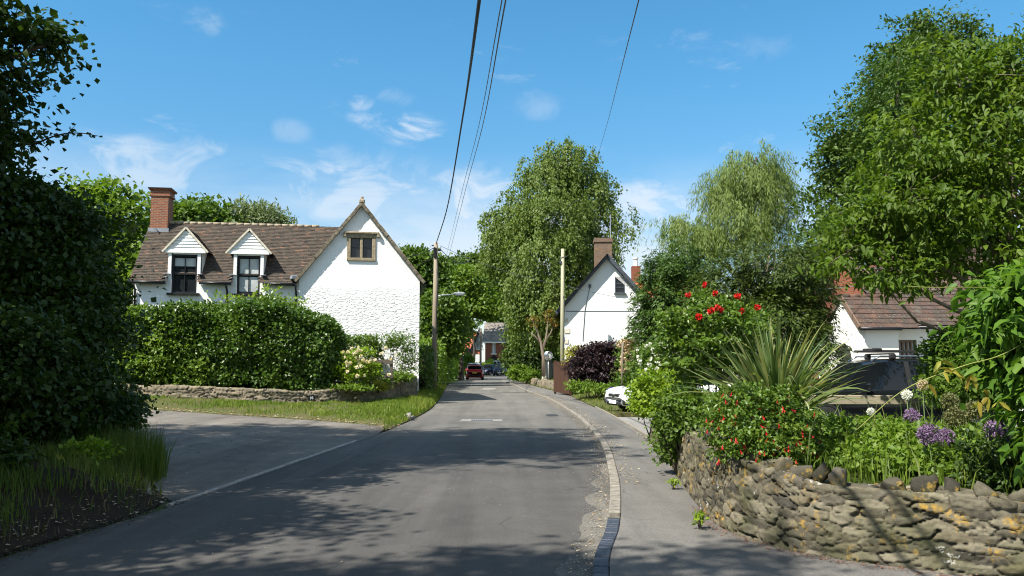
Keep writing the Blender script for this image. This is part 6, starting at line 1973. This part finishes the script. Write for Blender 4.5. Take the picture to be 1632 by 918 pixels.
tree('cherry_tree', 'near cherry tree with large glossy leaves overhanging the garden', 'tree', (at(1540, 640, 13)[0], 13.2, .5), cherry, 640, 40, .118, .06, M['L_cherry'], M['palebark'], .13, 146, spread=.19, surf=(.25, 1.08), lump=.5, twigs=340, fine=True, fork=.5, up=1.1)

# ================================================================== GARDEN ON THE RIGHT
rt_, _ = shrub('rose_bush', 'tall dark rose bush with red blooms behind the sword leaved plant', 'rose bush', (2.75, 11.2, .5), [pb(1150, 530, 11, 60, 55, .6), pb(1100, 560, 11, 50, 50, .5), pb(1185, 510, 11, 34, 34, .4), pb(1080, 520, 11, 30, 30, .35), pb(1130, 480, 11, 24, 16, .2)], 330, 26, .065, .045, M['L_fuchsia'], 151, spread=.10, stems=12)
add_blooms(rt_, [at(x, y, 10.5) for x, y in ((1123, 454), (1140, 468), (1176, 472), (1143, 490), (1150, 494), (1207, 490), (1182, 496), (1097, 470), (1114, 505), (1133, 495))], .046, M['red'], 152)
fu, fuc = shrub('fuchsia_bush', 'fuchsia bush with hanging red flowers spilling over the stone wall', 'shrub', (2.75, 8.1, .5), [pb(1220, 680, 7.9, 92, 62, .45), pb(1170, 690, 7.9, 50, 48, .35), pb(1275, 690, 7.8, 52, 46, .35), pb(1210, 640, 8.0, 70, 32, .35), pb(1230, 715, 7.55, 66, 32, .2)], 620, 26, .042, .024, M['L_fuchsia'], 153, spread=.05, stems=14)
rg = np.random.default_rng(154)


def fuchsia_flower(rng):
    mb = MB()
    mb.tube([(0, 0, .03), (0, 0, 0), (0, 0, -.012)], [.003, .006, .007], 5)
    for k in range(5):
        t = k * 1.2566
        mb.add([(0, 0, -.008), (.013 * math.cos(t - .4), .013 * math.sin(t - .4), -.026), (.016 * math.cos(t), .016 * math.sin(t), -.046), (.013 * math.cos(t + .4), .013 * math.sin(t + .4), -.026)], [(0, 1, 2, 3)], float(rng.uniform()))
    return mb


protos = [fuchsia_flower(rg).build('flower', M['pinkred'], fu) for _ in range(2)]
fv = fuc - np.array((2.6, 7.9, 1.0)); fvis = fuc[(fv @ np.array((-.25, -.9, .15))) > .12]
pts = [fvis[k] + rg.normal(size=3) * .03 + np.array((-.02, -.07, .0)) for k in rg.choice(len(fvis), 88, replace=False)]
for i, p in enumerate(pts):
    o = protos[i] if i < 2 else protos[i % 2].copy()
    if i >= 2: COL.objects.link(o); o.parent = fu
    o.location = tuple(p - np.array(fu.location)); s = rg.uniform(.5, 1.0); o.scale = (s, s * 1.3, s * .8); o.rotation_euler = (rg.normal() * .5, rg.normal() * .3, rg.uniform(0, 6))
shrub('ivy', 'ivy trailing down the far end of the stone wall onto the pavement', 'climber', (2.4, 11.4, .1), [pb(1090, 660, 11.2, 46, 44, .35), pb(1070, 700, 11.6, 26, 40, .2), pb(1110, 650, 10.6, 36, 36, .3), pb(1128, 670, 10, 22, 26, .25)], 330, 26, .055, .045, M['L_mid'], 155, spread=.07)


def sword_plant(base, n, lmin, lmax, w, seed, label, spreadk=1.0):
    rng = np.random.default_rng(seed)
    mb = MB()
    for i in range(n):
        az = rng.uniform(0, 2 * math.pi); inner = rng.uniform(0, 1)
        el = R(88 - 62 * inner ** .9 * spreadk); ln = rng.uniform(lmin, lmax); bend = rng.uniform(.05, .55) * (.3 + 1.1 * inner) + (.8 if rng.uniform() < .16 else 0)
        wd = w * rng.uniform(.7, 1.2)
        h = np.array((math.cos(az), math.sin(az), 0)); s_ = np.array((-math.sin(az), math.cos(az), 0))
        tw = rng.normal() * .5
        pts = []; p = h * .07 * inner * 2; e = el
        k = 8
        for j in range(k + 1):
            t = j / k
            d_ = h * math.cos(e) + np.array((0, 0, math.sin(e)))
            wj = wd * (1 - t ** 2.2) * (.75 + .5 * min(t * 3, 1) * .5) + .001
            ss = s_ * math.cos(tw) + np.cross(d_, s_) * math.sin(tw)
            nn = np.cross(ss, d_)
            pts.append((p - ss * wj / 2, p - nn * wj * .16, p + ss * wj / 2))
            p = p + d_ * ln / k
            e -= bend * t * 2.0 / k * 2.2
        P = np.array(pts)
        mb.grid(P, float(np.clip(rng.normal(.5, .25), 0, 1)))
    o = mb.build('sword_plant', M['L_sword'], None, True, label=label, cat='plant')
    o.location = base
    return o


bs = at(1238, 640, 8.5)
sword_plant((bs[0], bs[1], 1.02), 230, .7, 1.22, .050, 161, 'big spiky plant with long grey green sword leaves above the fuchsia')
# flower border
def allium(label, px, py, Y, r, mat, seed, zb=.5, group='ornamental onions in the border', name='allium'):
    rng = np.random.default_rng(seed)
    c = at(px, py, Y)
    root = thing(name, label, 'flower', (c[0] + rng.normal() * .02, Y, zb), 0, group)
    b = np.array(root.location)
    mb = MB(); mb.tube([(0, 0, -.05), (c - b) * .5 + np.array((.01, 0, 0)), (c - b)], [.006, .005, .004], 6); mb.build('stem', M['stem'], root, True)
    n = 260
    d = norm(rng.normal(size=(n, 3)))
    P = (c - b) + d * r * rng.uniform(.62, .95, n)[:, None]
    V1, F1, p1_ = leaf_arrays(np.repeat(P, 3, 0), norm(np.repeat(d, 3, 0) * .5 + rng.normal(size=(n * 3, 3))), norm(rng.normal(size=(n * 3, 3)) + np.repeat(d, 3, 0)), r * .30, r * .11, .1)
    # pedicels
    V2, F2, p2_ = leaf_arrays(np.repeat((c - b)[None], n, 0), d, norm(rng.normal(size=(n, 3))), r * .75, r * .025, .1)
    V = np.concatenate([V1, V2]); F = np.concatenate([F1, F2 + len(V1)])
    raw_mesh('flower_head', V, F, np.concatenate([np.repeat(rng.uniform(0, 1, n * 3), p1_), np.repeat(rng.uniform(0, .2, n), p2_)]), mat, root)


for k, a in enumerate((
    ('small purple allium, farthest left and highest of the purple ones', 1453, 664, 8.4, .085, 'purplep'),
    ('purple allium, left one of the touching pair in the border', 1480, 692, 7.0, .095, 'purplep'),
    ('purple allium, right one of the touching pair in the border', 1507, 697, 7.2, .080, 'purplep'),
    ('large purple allium at the right end of the border', 1590, 688, 7.2, .105, 'purplep'),
    ('round white allium standing in front of the rail fence', 1445, 629, 9.0, .058, 'whitep'),
    ('white allium low among the leaves left of the purple ones', 1388, 656, 9.0, .045, 'whitep'),
    ('faded tan allium with loose florets before the black car', 1470, 613, 8.8, .06, 'tanp'),
    ('green allium seed head, uppermost of the cluster under the wisteria', 1514, 640, 7.8, .085, 'seedhead'),
    ('green allium seed head, left and lowest of the cluster under the wisteria', 1522, 665, 7.6, .10, 'seedhead'),
    ('green allium seed head, right of the cluster under the wisteria', 1552, 655, 7.7, .10, 'seedhead'))):
    allium(*a[:5], M[a[5]], 170 + k)

shrub('ground_cover', 'bright leafy border plants below the white alliums', 'plant', (4.6, 9.6, .5), [pb(1400, 690, 9.4, 80, 22, .7), pb(1330, 690, 8.8, 50, 26, .5), pb(1450, 700, 8.0, 70, 24, .6), pb(1400, 725, 7.6, 80, 20, .4), pb(1520, 735, 7.2, 80, 18, .4), pb(1560, 700, 7.6, 60, 18, .4)], 560, 26, .06, .04, M['L_bright'], 181, spread=.09)
wis = [pb(1618, 470, 6.2, 46, 60, .35), pb(1610, 525, 6.3, 52, 42, .4), pb(1655, 575, 6.2, 64, 56, .4), pb(1625, 585, 6.4, 40, 36, .35), pb(1690, 670, 6.0, 60, 80, .35), pb(1650, 480, 6.3, 60, 90, .4)]
shrub('wisteria', 'large leaved wisteria crowding in at the right edge above the wall', 'climber', (4.4, 6.6, .5), wis, 330, 20, .115, .052, M['L_laurel'], 182, spread=.10, stems=14, fine=True, surf=(.3, 1.0))
shrub('shrub', 'dense green shrub hiding the bonnet end of the black car', 'shrub', (at(1510, 640, 12.4)[0], 12.4, .3), [pb(1530, 585, 12.4, 56, 50, .6), pb(1560, 560, 12.4, 60, 60, .6), pb(1520, 620, 12.0, 36, 30, .4), pb(1512, 560, 12.6, 30, 36, .4), pb(1600, 600, 12.2, 60, 60, .5)], 480, 26, .085, .06, M['L_mid'], 183, spread=.11)
shrub('border_plant', 'dark leaved spire plant at the right end of the flower border', 'plant', (at(1590, 760, 6.5)[0], 6.6, .5), [pb(1592, 745, 6.5, 20, 50, .12), pb(1622, 745, 6.6, 26, 50, .15), pb(1545, 740, 6.6, 8, 50, .06)], 150, 20, .05, .03, M['L_dark'], 184, spread=.04)

# tendrils of the wisteria across the border
wt_ = thing('tendril', 'long yellow green tendril arching left from the wisteria', 'climber', tuple(at(1632, 545, 6.0)))
b = np.array(wt_.location); mb = MB()
mb.tube(smooth_line([at(1640, 542, 6.0) - b, at(1590, 568, 6.0) - b, at(1530, 585, 6.05) - b, at(1440, 622, 6.2) - b, at(1360, 690, 6.4) - b], 6), .004, 5); mb.tube(smooth_line([at(1640, 460, 6.1) - b, at(1560, 458, 6.1) - b, at(1480, 458, 6.1) - b, at(1445, 456, 6.1) - b], 6), .003, 5)
mb.build('stem', simple('yellow_green_stem', (.22, .24, .06), .6, .2), wt_, True)
rg = np.random.default_rng(185)
P = np.array([at(x, y, 6.1) for x, y in ((1505, 590), (1512, 586), (1520, 592), (1545, 600), (1552, 598), (1500, 575), (1480, 612), (1590, 640), (1575, 632), (1560, 640))]) - b
P = np.repeat(P, 3, 0)
V, F, per = leaf_arrays(P, norm(rg.normal(size=(len(P), 3)) + np.array((0, 0, -.8))), rg.normal(size=(len(P), 3)), .10, .035, .15, True)
raw_mesh('foliage', V, F, np.repeat(rg.uniform(.3, 1, len(P)), per), leafmat('bronze_young_leaves', (.14, .10, .02), (.20, .17, .03), (.22, .24, .05), .35), wt_)

# ================================================================== GRASS AND LITTER
def grass(name, poly, n, hfun, H, W, mat, seed, lean=.4, dens=None, kind='stuff'):
    rng = np.random.default_rng(seed)
    p = sample_poly(poly, n, rng)
    if dens is not None: p = p[rng.uniform(0, 1, len(p)) < dens(p)]
    z = hfun(p) - .01
    hv = H * (1 + .35 * fbm(np.column_stack([p * .9, np.zeros(len(p))]), seed, 2))
    V, F, per = blades(np.column_stack([p, z]), hv, W, rng, lean)
    tone = np.clip(.45 + .5 * fbm(np.column_stack([p * .7, np.zeros(len(p))]), seed + 3, 2), 0, 1)
    rnd = np.clip(.1 + .4 * tone + .5 * rng.uniform(0, 1, len(p)), 0, 1)
    return raw_mesh(name, V, F, np.repeat(rnd, per), mat, None, kind=kind)


near_bank = np.vstack([bank_edge[(bank_edge[:, 1] > 3) & (bank_edge[:, 0] > -13)], [(-14, 17.6), (-14, 3.2)]])


def bank_d(p):
    d, _ = edge_near(p, bank_edge)
    lush = np.exp(-((p[:, 0] + 6.3) ** 2 + (p[:, 1] - 12.2) ** 2) / 6)
    f = fbm(np.column_stack([p * 1.1, np.zeros(len(p))]), 55, 2)
    return np.clip((d - .05) / .5, 0.05, 1) * np.clip(.45 + .55 * lush + .9 * f, .06, 1)


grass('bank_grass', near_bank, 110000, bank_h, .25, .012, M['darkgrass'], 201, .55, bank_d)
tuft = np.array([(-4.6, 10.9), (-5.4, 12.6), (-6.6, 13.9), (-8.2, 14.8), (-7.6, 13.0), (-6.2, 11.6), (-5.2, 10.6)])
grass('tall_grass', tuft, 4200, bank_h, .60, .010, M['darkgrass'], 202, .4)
def dry_d(p):
    d, _ = edge_near(p, bank_edge)
    return np.clip(1.1 - d / 1.4, .03, 1)


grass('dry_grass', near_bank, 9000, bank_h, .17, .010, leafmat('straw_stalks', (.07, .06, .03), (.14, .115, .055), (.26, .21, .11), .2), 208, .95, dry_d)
def verge_d(p):
    d, _ = edge_near(p, lane_far)
    bare = np.exp(-((p[:, 0] + 7) ** 2 / 5 + (p[:, 1] - 25) ** 2 / 6))
    f = fbm(np.column_stack([p * .8, np.zeros(len(p))]), 77, 3)
    return np.clip(d / .5, .1, 1) * (1 - .8 * bare) * np.where(p[:, 0] > -5, 1, np.clip(.62 + 1.3 * f, .05, 1))


vp = np.array([q for q in verge_poly if q[1] < 62 and q[0] > -18])
grass('verge_grass', vp, 60000, verge_h, .13, .018, M['grass'], 203, .6, verge_d)
ve = np.vstack([[(-4.4, 22.8)], LEFT[(LEFT[:, 1] > 22) & (LEFT[:, 1] < 48)] + np.array((-.08, 0)), LEFT[(LEFT[:, 1] > 22) & (LEFT[:, 1] < 48)][::-1] + np.array((-.75, 0))])
grass('verge_grass', ve, 9000, verge_h, .26, .02, M['grass'], 204, .6)
grass('verge_grass', verge2_poly, 26000, verge2_h, .16, .022, M['grass'], 205, .6, lambda p: np.where(p[:, 1] < 31, .75, 1.0) * (p[:, 0] < 8))
gb = np.vstack([WALL[::-1][(WALL[::-1][:, 1] < 9.5)] + np.array((.30, .22)), [(8, 4.6), (9, 9), (7, 12), (3.4, 11)]])
grass('border_grass', gb, 6500, bed_h, .36, .011, M['grass'], 206, .55)
grass('onion_leaves', gb, 420, bed_h, .62, .016, M['L_sword'], 207, .35)


def litter(name, pts, spread, n, mat, size, seed, z):
    rng = np.random.default_rng(seed)
    pts = np.array(pts, float); d = np.concatenate([[0], np.cumsum(np.linalg.norm(np.diff(pts, axis=0), axis=1))])
    s = rng.uniform(0, d[-1], n)
    x = np.interp(s, d, pts[:, 0]) + rng.normal(size=n) * spread; y = np.interp(s, d, pts[:, 1]) + rng.normal(size=n) * spread
    zz = (z(np.stack([x, y], 1)) if callable(z) else np.full(n, z)) + rng.uniform(.002, .012, n)
    az = rng.uniform(0, 6.28, n)
    D = np.stack([np.cos(az), np.sin(az), rng.normal(size=n) * .15], 1); N = norm(np.stack([rng.normal(size=n) * .25, rng.normal(size=n) * .25, np.ones(n)], 1))
    sz = size * rng.uniform(.5, 1.4, n)
    V, F, per = leaf_arrays(np.stack([x, y, zz], 1), D, N, sz, sz * .6, .1)
    return raw_mesh(name, V, F, np.repeat(rng.uniform(0, 1, n), per), mat, None, kind='stuff')


kz = KERB_IN[(KERB_IN[:, 1] > 10.5) & (KERB_IN[:, 1] < 46)]
litter('fallen_leaves', kz + np.array((.10, 0)), .11, 1500, M['litter'], .035, 211, .055)
litter('fallen_leaves', KERB[(KERB[:, 1] > 6) & (KERB[:, 1] < 46)] + np.array((-.10, 0)), .08, 1800, M['litter'], .03, 212, .003)
litter('fallen_leaves', PAVE_IN[(PAVE_IN[:, 1] > 12) & (PAVE_IN[:, 1] < 20) & (PAVE_IN[:, 0] < 4)] + np.array((-.05, 0)), .08, 300, M['litter'], .035, 213, .078)
wf = PAVE_IN[(PAVE_IN[:, 1] > 4.5) & (PAVE_IN[:, 1] < 9) & (PAVE_IN[:, 0] < 6)] + np.array((-.05, -.07))
litter('fallen_petals', wf, .045, 1500, M['redlitter'], .018, 214, .055)
litter('fallen_leaves', bank_edge[(bank_edge[:, 1] > 4) & (bank_edge[:, 1] < 11)] + np.array((-.2, .05)), .22, 500, M['litter'], .04, 215, bank_h)
litter('fallen_leaves', lane_far[:24] + np.array((0, .1)), .25, 1200, M['litter'], .06, 216, lambda p: verge_h(p) * .6 + lane_z(p[:, 0], 0) * .4 + .02)
litter('grit', bank_edge[(bank_edge[:, 1] > 2) & (bank_edge[:, 1] < 10)] + np.array((.12, .02)), .10, 2600, leafmat('soil_crumbs', (.03, .022, .014), (.06, .043, .028), (.12, .09, .06), .02), .022, 217, .003)
litter('grit', ke + ne * .12, .08, 1500, leafmat('gravel_chips', (.10, .09, .075), (.20, .18, .15), (.34, .31, .26), .02), .018, 224, .004)
litter('grit', np.array([(-3.4, 6), (-1.5, 9), (0, 12), (-.4, 20)]), 1.1, 420, M['litter'], .018, 218, .003)
litter('grit', np.array([(-5.5, 13), (-6, 16), (-5.5, 20)]), 1.3, 900, leafmat('lane_debris', (.05, .04, .03), (.12, .09, .06), (.25, .21, .16), .02), .035, 219, lambda p: lane_z(p[:, 0], 0) + .006)
# little weeds at the wall foot
for k, (px, py, lab) in enumerate(((1120, 838, 'tuft of green weed at the corner foot of the stone wall'), (1078, 776, 'small weed at the pavement foot of the stone wall, farthest from the viewer'), (1215, 848, 'small weed in the foot of the wall below the fuchsia'))):
    x_, y_ = gp(px, py, .08)
    o, _ = shrub('weed', lab, 'weed', (x_ - .04, y_ - .02, .052), [(x_ - .04, y_ - .02, .15, .04, .04, .06)], 14, 8, .04, .025, M['L_lime'], 220 + k, spread=.025, stems=3)
